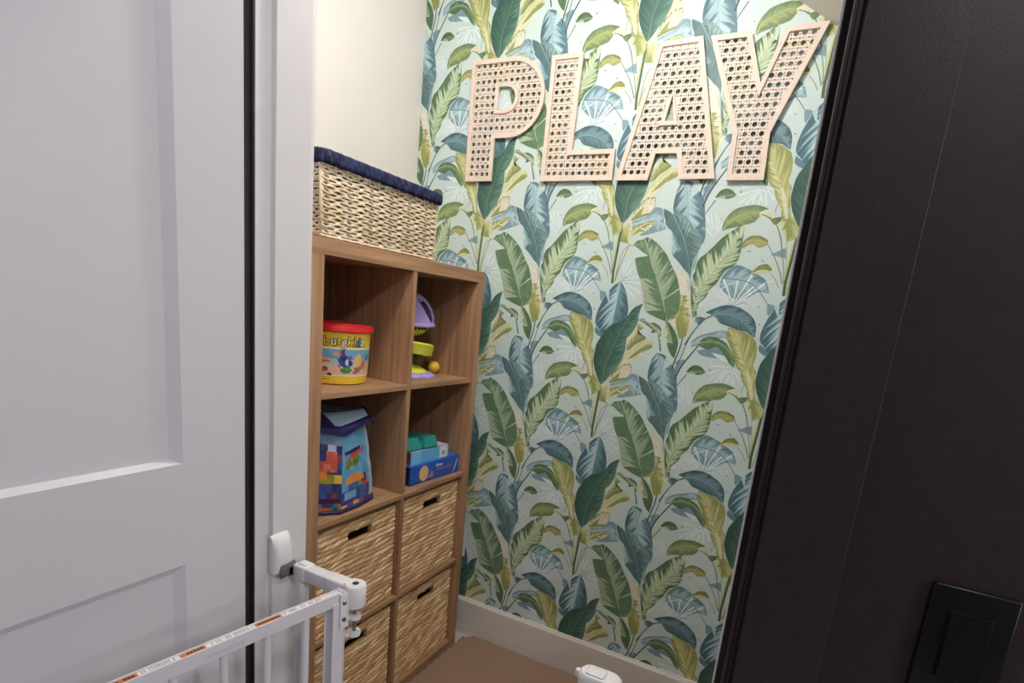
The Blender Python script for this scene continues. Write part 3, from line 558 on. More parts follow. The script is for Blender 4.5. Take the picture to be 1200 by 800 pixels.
# fine vein lines, only on leaves (amp > 0)
sc_ = N(nt, 'ShaderNodeMath', operation='SUBTRACT'); sc_.inputs[1].default_value = .5; nt.links.new(n2, sc_.inputs[0])
m3 = N(nt, 'ShaderNodeMath', operation='MULTIPLY'); nt.links.new(sc_.outputs[0], m3.inputs[0]); nt.links.new(s2.outputs['X'], m3.inputs[1])
m4 = N(nt, 'ShaderNodeMath', operation='MULTIPLY_ADD'); m4.inputs[1].default_value = 3.0; m4.inputs[2].default_value = 1.0; nt.links.new(m3.outputs[0], m4.inputs[0])
mm = N(nt, 'ShaderNodeMix', data_type='RGBA', blend_type='MULTIPLY'); mm.inputs['Factor'].default_value = 1
nt.links.new(mx.outputs['Result'], mm.inputs['A']); nt.links.new(m4.outputs[0], mm.inputs['B'])
nt.links.new(mm.outputs['Result'], b.inputs['Base Color'])
b.inputs['Roughness'].default_value = .48; b.inputs['Specular IOR Level'].default_value = .35
tc = N(nt, 'ShaderNodeTexCoord'); nz = N(nt, 'ShaderNodeTexNoise', Scale=900, Detail=2.0); nt.links.new(tc.outputs['Object'], nz.inputs['Vector'])
bp = N(nt, 'ShaderNodeBump', Strength=.06, Distance=.0006); nt.links.new(nz.outputs['Fac'], bp.inputs['Height']); nt.links.new(bp.outputs['Normal'], b.inputs['Normal'])
wb = struct(plain('wall_back', (-.5, YW, 0), (1.6, YW + .1, 2.60), M['white_wall']))
link('wallpaper', me, m, wb)

# outlet plate low on the papered wall, half behind the shelf
t = thing('outlet_plate', 'white outlet cover plate on the leaf wallpaper, half hidden behind the shelf', 'outlet', (-.083, YW, .40))
bm = BM(); box(bm, (-.036, -.0065, -.064), (.036, -.002, .064), .002, 2); obj('plate', bm, M['gate_plastic'], t)
for dz in (-.02, .02):
    bm = BM(); box(bm, (-.016, -.008, dz - .014), (.016, -.0055, dz + .014), .003, 2); obj('socket', bm, M['gate_plastic'], t)

# ================================================================== PLAY letters
def offset_poly(P, d):
    """inset a polygon (counter-clockwise) by d"""
    P = np.array(P, float); A = 0.5 * np.sum(P[:, 0] * np.roll(P[:, 1], -1) - np.roll(P[:, 0], -1) * P[:, 1])
    if A < 0: P = P[::-1]
    out = []
    n = len(P)
    for i in range(n):
        a, b_, c = P[i-1], P[i], P[(i+1) % n]
        d1 = (b_ - a) / np.linalg.norm(b_ - a); d2 = (c - b_) / np.linalg.norm(c - b_)
        n1 = np.array([-d1[1], d1[0]]); n2 = np.array([-d2[1], d2[0]])
        den = 1 + n1 @ n2
        out.append(b_ + d * (n1 + n2) / max(den, .25))
    return np.array(out)
def inside(P, q):
    c = False; n = len(P)
    for i in range(n):
        a, b_ = P[i], P[(i+1) % n]
        if (a[1] > q[1]) != (b_[1] > q[1]) and q[0] < (b_[0] - a[0]) * (q[1] - a[1]) / (b_[1] - a[1]) + a[0]: c = not c
    return c
def sheet(loops, depth, name):
    """filled 2D outline with holes, extruded -> (verts, faces); local x,z ; thickness along y"""
    cu = bpy.data.curves.new(name, 'CURVE'); cu.dimensions = '2D'; cu.fill_mode = 'BOTH'; cu.extrude = depth / 2
    for lp in loops:
        sp = cu.splines.new('POLY'); sp.points.add(len(lp) - 1); sp.use_cyclic_u = True
        for p, q in zip(sp.points, lp): p.co = (q[0], q[1], 0, 1)
    o = bpy.data.objects.new(name, cu); C.objects.link(o)
    dg = bpy.context.evaluated_depsgraph_get(); dg.update()
    me = o.evaluated_get(dg).to_mesh()
    Vv = [tuple(v.co) for v in me.vertices]; Ff = [tuple(p.vertices) for p in me.polygons]
    o.evaluated_get(dg).to_mesh_clear(); bpy.data.objects.remove(o); bpy.data.curves.remove(cu)
    return Vv, Ff
def arc(c, rx, ry, a0, a1, n): return [(c[0] + rx * math.cos(math.radians(a0 + (a1 - a0) * i / n)), c[1] + ry * math.sin(math.radians(a0 + (a1 - a0) * i / n))) for i in range(n + 1)]
LET = {
 'P': ([(-.172, 1.7875), (-.0605, 1.7885), (-.0605, 1.930), (-.005, 1.930)] + arc((-.005, 2.058), .126, .128, -80, 80, 14) + [(-.005, 2.186), (-.176, 2.186)],
       [[(-.060, 2.022), (-.030, 2.022)] + arc((-.028, 2.0585), .037, .0365, -80, 80, 8) + [(-.030, 2.095), (-.060, 2.095)]]),
 'L': ([(.136, 1.786), (.395, 1.788), (.394, 1.883), (.243, 1.882), (.247, 2.175), (.136, 2.175)], []),
 'A': ([(.407, 1.787), (.513, 1.787), (.528, 1.865), (.594, 1.864), (.611, 1.789), (.719, 1.790), (.622, 2.182), (.494, 2.179)],
       [[(.542, 1.957), (.5685, 1.957), (.5565, 2.030)]]),
 'Y': ([(.752, 1.785), (.857, 1.785), (.852, 1.911), (.955, 2.184), (.846, 2.182), (.803, 2.044), (.756, 2.181), (.644, 2.179), (.749, 1.915)], [])}
LAB = {'P': 'pale wooden letter P with cane cut-outs, hung on the leafy wall left of the L',
       'L': 'pale wooden letter L with cane cut-outs, hung between the P and the A',
       'A': 'pale wooden letter A with cane cut-outs, hung between the L and the Y',
       'Y': 'pale wooden letter Y with cane cut-outs, its tip close to the sloped ceiling'}
px_, pz_ = .0226, .0252
for ch, (outl, ctr) in LET.items():
    outl = np.array(outl); cen = np.array([outl[:, 0].mean(), outl[:, 1].min()])
    out_l = outl - cen; ctr_l = [np.array(c_) - cen for c_ in ctr]
    fw = .0145
    inner = offset_poly(out_l, fw)
    rings = [offset_poly(c_, -.0125) for c_ in ctr_l]                 # frame strip round the counter
    t = thing('wall_letter', LAB[ch], 'letter', (cen[0], YW, cen[1]), 'cane letters spelling PLAY')
    fr = [out_l, inner]
    bm = BM()
    Vv, Ff = sheet(fr, .007, 'frame'); add_vf(bm, Vv, Ff, lambda x, y, z: (x, z - .0135, y))
    for c_, r_ in zip(ctr_l, rings):
        Vv, Ff = sheet([r_, c_], .007, 'frame'); add_vf(bm, Vv, Ff, lambda x, y, z: (x, z - .0135, y))
    obj('frame', bm, M['letterwood'], t)
    lim = offset_poly(out_l, fw * .62); rl = [offset_poly(c_, -.0085) for c_ in ctr_l]
    loops = [offset_poly(out_l, .004)] + [offset_poly(c_, -.003) for c_ in ctr_l]
    x0, x1 = out_l[:, 0].min(), out_l[:, 0].max(); z1 = out_l[:, 1].max()
    def ok(pts): return all(inside(lim, q) for q in pts) and not any(inside(r_, q) for r_ in rl for q in pts)
    def poly(cx, cz, r, n, rot=0): return [(cx + r * math.cos(2*PI*k/n + rot), cz + r * math.sin(2*PI*k/n + rot)) for k in range(n)]
    nx = int((x1 - x0) / px_) + 2; nz = int(z1 / pz_) + 2
    for i in range(-1, nx):
        for j in range(-1, nz):
            cx, cz = x0 + .0265 + i * px_, .0255 + j * pz_
            cand = [poly(cx, cz, .0072, 12), poly(cx + px_/2, cz + pz_/2, .0031, 4, PI/4)]
            for s in (-1, 1):
                cand.append(poly(cx + px_/2, cz + s * pz_ * .14, .0023, 4, PI/4)); cand.append(poly(cx + s * px_ * .16, cz + pz_/2, .0023, 4, PI/4))
            for pl in cand:
                if ok(pl): loops.append(pl)
    Vv, Ff = sheet(loops, .003, 'cane'); bm = BM(); add_vf(bm, Vv, Ff, lambda x, y, z: (x, z - .0095, y))
    obj('cane_panel', bm, M['letterwood'], t)
    for (cx, cz) in ((inner[0][0] * .5 + out_l[0][0] * .5 + .012, .012), (0, z1 - .012 if ch != 'Y' else .012)):   # spacers that hold the letter off the wall
        bm = BM(); box(bm, (cx - .006, -.009, cz - .006), (cx + .006, -.0002, cz + .006)); obj('spacer', bm, M['letterwood'], t)

# ================================================================== shelf unit
T, TI, CW, SW, SH, SD = .0385, .0155, .336, .765, 1.465, .39
CHH = (SH - 2 * T - 3 * TI) / 4
sh = thing('cube_shelf', 'walnut-coloured cube shelf unit of eight compartments against the white wall', 'shelf', (0, -SW / 2, 0))
def sp(name, lo, hi, m, bev=.0008):
    bm = BM(); box(bm, (lo[0], lo[1] + SW / 2, lo[2]), (hi[0], hi[1] + SW / 2, hi[2]), bev, 1); return obj(name, bm, m, sh)
sp('top_panel', (-SD, -SW, SH - T), (0, 0, SH), M['woody']); sp('bottom_panel', (-SD, -SW, 0), (0, 0, T), M['woody'])
sp('side_panel', (-SD, -T, T + .0003), (0, 0, SH - T - .0003), M['woodz']); sp('side_panel', (-SD, -SW, T + .0003), (0, -SW + T, SH - T - .0003), M['woodz'])
ZT = []
z = SH - T
for k in range(4):
    z -= CHH; ZT.append(z)                                           # floor height of each row
    sp('divider', (-SD + .005, -T - CW - TI, z + .0002), (-.0008, -T - CW, z + CHH - .0002), M['woodz'])
    if k < 3: sp('shelf_board', (-SD + .005, -SW + T, z - TI), (-.0004, -T, z), M['woody']); z -= TI
sp('back_panel', (-SD + .001, -SW + T + .0005, T + .0005), (-SD + .004, -T - .0005, SH - T - .0005), M['woodz'])
bm = BM(); lathe(bm, [(.0045, 0), (.008, 0), (.008, -.0025), (.0045, -.0025), (.0045, 0)], (-.131, -T - .0001 + SW / 2, .981), 20, 'y')
obj('cable_ring', bm, paint('worn_metal', (150, 130, 112), .5, .05), sh)

# ================================================================== woven baskets
def hash01(a, b): return np.modf(np.abs(np.sin(a * 127.1 + b * 311.7) * 43758.5453))[0]
def seagrass(w, h, step, p=.0152, Lb=.031, amp=.0068, seed=0.0):
    """twisted water-hyacinth rope rows: returns (nx, nz, U, Z, displacement, tone)"""
    nx, nz = int(w / step) + 1, int(h / step) + 1
    U, Z = np.meshgrid(np.linspace(0, w, nx), np.linspace(0, h, nz), indexing='ij')
    zz = Z + .0012 * np.sin(U * 37 + seed) + .0008 * np.sin(U * 91 + 2)
    r = np.floor(zz / p); f = zz / p - r
    ph = U / Lb - f * 1.15 + hash01(r, seed + 3) * 1.0 + .25 * np.sin(U * 14 + r * 1.7 + seed)
    b = np.floor(ph); g = ph - b
    t = hash01(r + 7.3, b + seed)
    prof = np.sqrt(np.clip(1 - (2 * f - 1) ** 2, 0, 1)) ** .8
    lens = np.sin(PI * g) ** .55
    fib = .12 * np.sin(2 * PI * (f * 3.1 + g * 1.3 + t * 5))
    d = amp * (prof * (.45 + .55 * lens) * (.8 + .4 * t) + fib * .5 * prof) - .0006
    return nx, nz, U, Z, d, t
def twined(w, h, step, L=.0375, p=.0152, seed=0.0):
    """paper-cord twining: pairs of cords crossing at every stake, open between"""
    nx, nz = int(w / step) + 1, int(h / step) + 1
    U, Z = np.meshgrid(np.linspace(0, w, nx), np.linspace(0, h, nz), indexing='ij')
    zz = Z + .0010 * np.sin(U * 31 + seed) + .0007 * np.sin(U * 77)
    r = np.floor(zz / p); f = (zz / p - r) * p - p / 2
    x = U / L + .10 * (r % 2) + .08 * hash01(r, seed + 1.0)
    a = .0021 + .0024 * np.abs(np.cos(PI * x)) ** .7
    s = np.sign(np.cos(PI * x)); D = np.full_like(U, -.0105); Tn = np.zeros_like(U)
    for k in (1, -1):
        for off in (-.0013, .0013):                                   # each cord is a pair of thin strands
            c = k * a + off; rr = .0023
            over = .0016 * np.sin(PI * x) * k
            dd = rr ** 2 - (f - c) ** 2
            hgt = np.where(dd > 0, np.sqrt(np.clip(dd, 0, None)) + over + .0006 * np.sin(U * 900 + f * 1500), -.0105)
            tn = hash01(r * 2 + k, np.floor(x * .5) + off * 500)
            Tn = np.where(hgt > D, tn, Tn); D = np.maximum(D, hgt)
    return nx, nz, U, Z, D, Tn
class Weave:
    def __init__(s): s.V = []; s.F = []; s.T = []; s.n = 0
    def panel(s, data, fn, skip=None, gaps=False):
        nx, nz, U, Z, D, Tn = data
        P = fn(U, Z, D).reshape(-1, 3); idx = np.arange(nx * nz).reshape(nx, nz) + s.n
        q = np.stack([idx[:-1, :-1], idx[1:, :-1], idx[1:, 1:], idx[:-1, 1:]], -1)
        if gaps:
            g_ = D < -.009; q = q[~(g_[:-1, :-1] | g_[1:, :-1] | g_[1:, 1:] | g_[:-1, 1:])]
        elif skip is not None: q = q[~skip[:-1, :-1]]
        else: q = q.reshape(-1, 4)
        s.V.append(P); s.F.append(q.reshape(-1, 4)); s.T.append(Tn.reshape(-1)); s.n += nx * nz
    def mesh(s, name):
        me = bpy.data.meshes.new(name); me.from_pydata(np.vstack(s.V).tolist(), [], np.vstack(s.F).tolist()); me.update()
        a = me.attributes.new('strand', 'FLOAT', 'POINT'); a.data.foreach_set('value', np.concatenate(s.T).astype(np.float32))
        for p in me.polygons: p.use_smooth = True
        return me
def strand_mat(name, c1, c2, c3, rough=.7):
    m, nt, b = new_mat(name)
    a = N(nt, 'ShaderNodeAttribute', attribute_name='strand')
    tc = N(nt, 'ShaderNodeTexCoord'); nz = N(nt, 'ShaderNodeTexNoise', Scale=260, Detail=4.0); nt.links.new(tc.outputs['Object'], nz.inputs['Vector'])
    ad = N(nt, 'ShaderNodeMath', operation='MULTIPLY_ADD'); ad.inputs[1].default_value = .7; ad.inputs[2].default_value = -.15
    sm = N(nt, 'ShaderNodeMath', operation='ADD'); nt.links.new(a.outputs['Fac'], ad.inputs[0])
    ms = N(nt, 'ShaderNodeMath', operation='MULTIPLY'); ms.inputs[1].default_value = .5; nt.links.new(nz.outputs['Fac'], ms.inputs[0])
    nt.links.new(ad.outputs[0], sm.inputs[0]); nt.links.new(ms.outputs[0], sm.inputs[1])
    cr = N(nt, 'ShaderNodeValToRGB'); e = cr.color_ramp.elements
    e[0].position = .05; e[0].color = rgb(c1); e[1].position = .85; e[1].color = rgb(c3); k = e.new(.45); k.color = rgb(c2)
    nt.links.new(sm.outputs[0], cr.inputs['Fac']); nt.links.new(cr.outputs['Color'], b.inputs['Base Color'])
    b.inputs['Roughness'].default_value = rough; b.inputs['Specular IOR Level'].default_value = .3
    bp = N(nt, 'ShaderNodeBump', Strength=.25, Distance=.001); nt.links.new(nz.outputs['Fac'], bp.inputs['Height']); nt.links.new(bp.outputs['Normal'], b.inputs['Normal'])
    return m
M['seagrass'] = strand_mat('seagrass', (184, 142, 104), (226, 186, 142), (248, 218, 178))
M['cord'] = strand_mat('paper_cord', (210, 186, 152), (230, 210, 180), (242, 228, 204))
M['tan'] = paint('seagrass_binding', (200, 164, 118), .7, .1, 90, bump=.3, bscale=300)

BW, BH, BD = .325, .317, .345
hole = (.1130, .2105, .2555, .2855)                                   # u0, u1, z0, z1 on the front
def basket_body():
    w = Weave()
    d = seagrass(BW, BH, .0019)
    U, Z = d[2], d[3]
    sk = (U > hole[0]) & (U < hole[1]) & (Z > hole[2]) & (Z < hole[3])
    def front(U, Z, D):                                              # rounded vertical corners
        e = np.minimum(U, BW - U); rr = .012; bend = np.where(e < rr, rr - np.sqrt(np.clip(rr**2 - (rr - e)**2, 0, None)), 0)
        return np.stack([D - bend, U - BW / 2, Z], -1)
    w.panel(d, front, sk)
    d2 = seagrass(BD, BH, .004, seed=2.0)
    w.panel(d2, lambda U, Z, D: np.stack([-U - .010, -BW / 2 - D * .6 + .003, Z], -1))
    w.panel(d2, lambda U, Z, D: np.stack([-U - .010, BW / 2 + D * .6 - .003, Z], -1))
    d3 = seagrass(BW, BH, .005, seed=4.0)
    w.panel(d3, lambda U, Z, D: np.stack([-BD - .010 + 0 * U, U - BW / 2, Z], -1))
    db = seagrass(BW, BD, .006, seed=5.0)
    w.panel(db, lambda U, Z, D: np.stack([-Z - .008, U - BW / 2, .002 + D * .3], -1))
    return w.mesh('body')
body_me = basket_body(); body_me.materials.append(M['seagrass'])
def ring_bm():
    bm = BM(); u0, u1, z0, z1 = hole; u0 -= BW / 2; u1 -= BW / 2; b = .0042
    for lo, hi in (((u0 - b, z0 - b), (u1 + b, z0)), ((u0 - b, z1), (u1 + b, z1 + b)), ((u0 - b, z0), (u0, z1)), ((u1, z0), (u1 + b, z1))):
        box(bm, (-.010, lo[0], lo[1]), (.0036, hi[0], hi[1]), .001, 1)
    return bm
def rim_bm():
    bm = BM(); path = [(-.008, -BW/2 + .006), (-.008, BW/2 - .006), (-BD - .004, BW/2 - .006), (-BD - .004, -BW/2 + .006)]
    for a, b in zip(path, path[1:] + path[:1]): tube(bm, [(a[0], a[1], BH - .001), (b[0], b[1], BH - .001)], .0045, 8)
    return bm
proto = thing('storage_basket', '', 'basket', (0, 0, 0), 'woven baskets in the shelf')
o = bpy.data.objects.new('body', body_me); C.objects.link(o); o.parent = proto
obj('handle_frame', ring_bm(), M['tan'], proto); obj('rim', rim_bm(), M['seagrass'], proto, smooth=True)
spots = [(-.0185, -.2050, ZT[2] + .0004, 'woven seagrass basket below the two boxes, upper right of the four in the shelf'),
         (-.0185, -.2050, ZT[3] + .0004, 'woven seagrass basket at the bottom of the shelf, next to the papered wall'),
         (-.0165, -.5560, ZT[2] + .0004, 'woven seagrass basket directly below the blue printed toy bag'),
         (-.0165, -.5560, ZT[3] + .0004, 'woven seagrass basket behind the gate post, lowest on the left of the shelf')]
for i, (x, y, z, lab) in enumerate(spots):
    if i == 0: r = proto
    else:
        r = proto.copy(); C.objects.link(r)
        for ch in list(proto.children):
            c = ch.copy(); C.objects.link(c); c.parent = r
    r.location = (x, y, z); r['label'] = lab

# ---- big paper-cord basket on top of the shelf
tb = thing('rope_basket', 'large cream rope basket with navy blue wrapped rim on top of the shelf', 'basket', (-.006, -.511, SH + .0012))
LW, LH, LDp = .446, .166, .30
w = Weave()
w.panel(twined(LW, LH, .0014), lambda U, Z, D: np.stack([D - .004, (U - LW / 2) * (1 + .025 * (Z / LH - .5)), Z + .001], -1), gaps=True)
dS = twined(LDp, LH, .0017, seed=3.0)
w.panel(dS, lambda U, Z, D: np.stack([-U - .004, -LW / 2 * (1 + .025 * (Z / LH - .5)) - D + .004, Z + .001], -1), gaps=True)
dT = twined(LDp, LH, .003, seed=5.0)
w.panel(dT, lambda U, Z, D: np.stack([-U - .004, LW / 2 * (1 + .025 * (Z / LH - .5)) + D - .004, Z + .001], -1))
w.panel(dT, lambda U, Z, D: np.stack([-LDp - .004 - D, (U / LDp - .5) * LW, Z + .001], -1))
dB = twined(LW, LDp, .006, seed=6.0)
w.panel(dB, lambda U, Z, D: np.stack([-Z - .004, U - LW / 2, .004 + D * .2], -1))
link('body', w.mesh('body'), M['cord'], tb)
M['cord_plain'] = paint('cord_plain', (232, 212, 182), .7, .08, 120, bump=.2)
for y in (-LW / 2 + .003, LW / 2 - .003):
    for x in (-.006, -LDp - .002):
        bm = BM(); tube(bm, [(x, y * .99, .002), (x, y * 1.012, LH)], .0042, 8); obj('corner_post', bm, M['cord_plain'], tb, smooth=True)
bm = BM(); tube(bm, [(-.003, -LW / 2, .0037)] + [(-.0025 + .0012 * math.sin(i * 1.9), -LW / 2 + LW * i / 60, .0040 + .0006 * math.sin(i * 1.3)) for i in range(1, 60)] + [(-.003, LW / 2, .0037)], .0032, 8)
obj('foot_cord', bm, M['cord_plain'], tb, smooth=True)
for i in range(1, 12):
    y = -LW / 2 + .0375 * (i - .02)
    if y < LW / 2 - .01:
        bm = BM(); tube(bm, [(-.001, y, LH - .016), (.002, y + .001, LH + .004), (.0, y + .003, LH + .010)], [.0024, .0028, .0012], 8); obj('stake', bm, M['cord_plain'], tb, smooth=True)
bm = BM(); box(bm, (-LDp + .002, -LW / 2 + .016, .006), (-.019, LW / 2 - .016, LH - .001)); obj('inner_block', bm, paint('brown_block', (74, 54, 42), .9, .08, 60), tb)  # brown block added behind the weave so its gaps show dark
# rim : wrapped navy yarn
def rim_mesh():
    hy, hx_ = LW / 2 + .006, LDp / 2 + .006; rc = .016; cx = -LDp / 2 - .004
    corners = [(1, -1, -90), (1, 1, 0), (-1, 1, 90), (-1, -1, 180)]; path = []
    for sx, sy, a0 in corners:
        for k in range(13):
            a = math.radians(a0 + 90 * k / 12)
            path.append((cx + sx * (hx_ - rc) + rc * math.cos(a), sy * (hy - rc) + rc * math.sin(a)))
    P = np.array(path + path[:1]); dl = np.concatenate([[0], np.cumsum(np.linalg.norm(np.diff(P, axis=0), axis=1))])
    n = int(dl[-1] / .0015); s = np.linspace(0, dl[-1], n); X = np.interp(s, dl, P[:, 0]); Y = np.interp(s, dl, P[:, 1])
    T_ = np.stack([np.gradient(X), np.gradient(Y)], 1); T_ /= np.linalg.norm(T_, axis=1)[:, None]; Nn = np.stack([T_[:, 1], -T_[:, 0]], 1)
    m_ = 28; a = np.linspace(0, 2 * PI, m_)
    sup = lambda c, e: np.sign(c) * np.abs(c) ** e
    ox, oz = .0095 * sup(np.cos(a), .5), .0135 * sup(np.sin(a), .5)
    S, A = np.meshgrid(s, a, indexing='ij')
    ph = S / .0062 + A * .35 + .35 * np.sin(S * 60); kk = np.floor(ph)
    bump = .0024 * np.abs(np.sin(PI * ph)) ** .7 * (.7 + .6 * hash01(kk, 2.0)) + .0005 * np.sin(S * 2600 + A * 9)
    ln = np.sqrt(np.cos(A) ** 2 + np.sin(A) ** 2)
    OX = ox[None] + bump * np.cos(A); OZ = oz[None] + bump * np.sin(A)
    V_ = np.stack([X[:, None] + Nn[:, 0:1] * OX, Y[:, None] + Nn[:, 1:2] * OX, LH + .0125 + OZ], -1).reshape(-1, 3)
    me, q = grid_mesh('rim', V_, n, m_)
    at = me.attributes.new('strand', 'FLOAT', 'POINT'); at.data.foreach_set('value', hash01(kk, 5.0).reshape(-1).astype(np.float32))
    return me
ro = link('rim', rim_mesh(), strand_mat('navy_yarn', (21, 25, 50), (33, 39, 73), (56, 64, 104), .85), tb, smooth=True)
ro['label'] = 'navy blue wrapped yarn rim'

# ================================================================== toys in the shelf
# --- building-brick bucket
bx_, by_ = -.150, -.536
bk = thing('toy_bucket', 'round yellow toy bucket with red lid on the upper left compartment floor', 'bucket', (bx_, by_, ZT[0]))
RB, RT, BHt = .0870, .0955, .160
def rad(z): return RB + (RT - RB) * z / BHt
bm = BM(); lathe(bm, [(0, .001), (RB - .006, .001), (RB - .001, .004), (rad(.012), .012), (RT, BHt), (RT - .003, BHt), (RB - .004, .01), (0, .006)], (0, 0, 0), 64)
M['yellow'] = paint('yellow_plastic', (246, 212, 62), .35, .03, 30)
obj('tub', bm, M['yellow'], bk, auto=35)
bm = BM(); lathe(bm, [(0, BHt + .006), (.060, BHt + .006), (.062, BHt + .009), (.070, BHt + .009), (.072, BHt + .006), (RT - .002, BHt + .006), (RT + .005, BHt + .004), (RT + .0065, BHt - .004), (RT + .0065, BHt - .011), (RT + .004, BHt - .0135), (RT + .001, BHt - .012), (RT + .001, BHt), (0, BHt)], (0, 0, 0), 64)
obj('lid', bm, paint('red_plastic', (222, 40, 48), .32, .03, 30), bk, auto=35)
# label: printed picture wrapped round the tub (flat colours per small cell)
TH0 = math.atan2(-1.72 - by_, 1.06 - bx_)                            # bucket's printed front
def on_tub(th, z, d=.0): r = rad(z) + .0006 + d; return (r * math.cos(th), r * math.sin(th), z)
na, nzl = 150, 50; za, zb_ = .026, .104
A = np.linspace(TH0 - 1.75, TH0 + 1.75, na + 1); Zg = np.linspace(za, zb_, nzl + 1)
Vb = [on_tub(a, z) for a in A for z in Zg]; Fb = [(i*(nzl+1)+j, (i+1)*(nzl+1)+j, (i+1)*(nzl+1)+j+1, i*(nzl+1)+j+1) for i in range(na) for j in range(nzl)]
me = bpy.data.meshes.new('label_print'); me.from_pydata(Vb, [], Fb)
blobs = [  # angle offset, height fraction, half width (rad), half height, colour
 (-.62, .80, .17, .10, (58, 92, 160)), (-.55, .86, .09, .05, (90, 130, 190)), (.16, .82, .05, .15, (205, 60, 60)), (.02, .78, .10, .06, (228, 170, 110)), (.22, .80, .05, .16, (60, 84, 150)),
 (-.95, .66, .22, .09, (82, 122, 74)), (-.92, .44, .12, .10, (238, 176, 92)), (-.92, .34, .22, .05, (110, 150, 175)), (-.9, .38, .2, .04, (190, 96, 60)),
 (-.34, .58, .13, .07, (236, 168, 96)), (-.33, .52, .19, .04, (214, 90, 70)), (-.3, .24, .09, .09, (92, 74, 84)), (-.42, .2, .14, .05, (205, 96, 84)),
 (-.93, .20, .13, .06, (44, 42, 66)), (-.80, .22, .08, .04, (60, 60, 90)), (.28, .52, .22, .24, (62, 86, 160)), (.25, .62, .12, .09, (50, 58, 120)), (.33, .50, .05, .12, (212, 208, 210)),
 (.46, .46, .06, .10, (44, 60, 130)), (.30, .20, .19, .10, (74, 140, 74)), (.36, .27, .09, .07, (100, 164, 84)), (.70, .60, .14, .15, (240, 190, 96)), (.74, .72, .07, .08, (226, 200, 160)), (.70, .24, .12, .10, (120, 122, 120)),
 (.62, .14, .09, .05, (196, 84, 70)), (.82, .30, .08, .08, (210, 104, 70)), (-.18, .06, .09, .05, (70, 56, 58)), (-.36, .05, .12, .03, (226, 176, 168)), (.95, .42, .12, .16, (196, 120, 84)), (1.15, .66, .14, .12, (90, 120, 170))]
cols = []
for i in range(na):
    a = -1.75 + 3.5 * (i + .5) / na
    for j in range(nzl):
        v = (j + .5) / nzl
        c = (120, 172, 206) if v > .62 else ((168, 196, 206) if v > .46 else ((214, 196, 176) if v > .3 else (226, 186, 160)))
        if v > .95 or v < .05: c = (236, 240, 236)
        for (ba, bv, wa, wv, bc) in blobs:
            if ((a - ba) / wa) ** 2 + ((v - bv) / wv) ** 2 < 1 + .3 * math.sin(a * 40 + v * 30): c = bc
        cols.append(rgb(c))
colour_layer(me, cols); link('label_print', me, attr_mat('bucket_label', rough=.4), bk)
# lettering on the yellow band
def wrap_text(s, size, th_c, zc_, depth, bold, lay):
    V_, F_ = text_mesh(s, size, .0003, bold)
    bm = BM(); add_vf(bm, V_, F_, lambda x, y, z: on_tub(th_c + x / rad(zc_), zc_ + y, lay + z)); return bm
lets = 'burgkidz'; lc = [(244, 214, 84), (238, 236, 232), (246, 216, 90), (238, 236, 236), (246, 216, 90), (246, 216, 84), (70, 130, 196), (244, 244, 240)]
adv = [.0, .0190, .035, .047, .064, .078, .088, .103]
o1, o2 = BM(), BM(); mats = [M['ink']]
for i, ch in enumerate(lets):
    thc = TH0 - .27 + adv[i] / RT; zc_ = .122 + .0018 * (i % 3 - 1)
    for tgt, bold, lay, mi in ((o1, .0022, .0004, 0), (o2, .0002, .0012, i)):
        V_, F_ = text_mesh(ch, .033, .0003, bold); add_vf(tgt, V_, F_, lambda x, y, z: on_tub(thc + x / RT, zc_ + y, lay + z), mi)
obj('lettering_outline', o1, paint('lettering_brown', (84, 66, 46), .5, .05), bk)
obj('lettering', o2, [paint('lettering_%s' % ('cream' if i == 0 else 'white' if c[2] > 200 else 'blue' if c[0] < 100 else 'yellow'), c, .45, .02) for i, c in enumerate(lc)], bk)
bm = BM()
for i in range(34):                                                  # fine print along the foot of the tub
    a = TH0 - 1.0 + i * .028
    if i % 7 == 6: continue
    for zz, ok_ in ((.0200, i < 14), (.0155, i < 30)):
        if ok_: add_vf(bm, [on_tub(a, zz, .0004), on_tub(a + .018, zz, .0004), on_tub(a + .018, zz + .0022, .0004), on_tub(a, zz + .0022, .0004)], [(0, 1, 2, 3)], lambda x, y, z: (x, y, z))
obj('small_print', bm, M['ink'], bk)

# --- purple and lime ball-drop toy
tx, ty = -.150, -.222
toy = thing('ball_drop_toy', 'purple and lime ball drop toy tower half hidden by the shelf divider', 'toy', (tx, ty, ZT[0]))
M['lilac'] = paint('lilac_plastic', (178, 158, 222), .35, .03, 40); M['lime'] = paint('lime_plastic', (216, 226, 70), .35, .03, 40)
M['plum'] = paint('plum_plastic', (36, 24, 74), .4, .05, 40)
bm = BM(); hz = .176
# head: dome cut by a rim, the mouth opening painted as a dark patch facing right
prof = [(.088, hz - .006), (.092, hz - .004), (.092, hz + .002), (.0875, hz + .006)] + [(.0875 * math.cos(a), hz + .006 + .100 * math.sin(a)) for a in np.linspace(.06, PI / 2, 14)]
lathe(bm, prof, (0, 0, 0), 48); obj('head', bm, M['lilac'], toy, auto=40)
ma = math.atan2(-1.72 - ty, 1.06 - tx) + .62                           # the way the mouth looks
bm = BM(); pts = []
for k in range(24):
    t_ = 2 * PI * k / 24; pts.append((.30 * math.cos(t_), .20 * math.sin(t_)))
def on_head(th, el, d): return ((.0875 + d) * math.cos(el) * math.cos(th), (.0875 + d) * math.cos(el) * math.sin(th), hz + .006 + (.100 + d) * math.sin(el))
mouth = [(-.14, .86), (.00, .72), (.16, .80), (.30, .66), (.43, .40), (.50, .14), (.42, .05), (.30, .13), (.14, .33), (-.02, .58)]
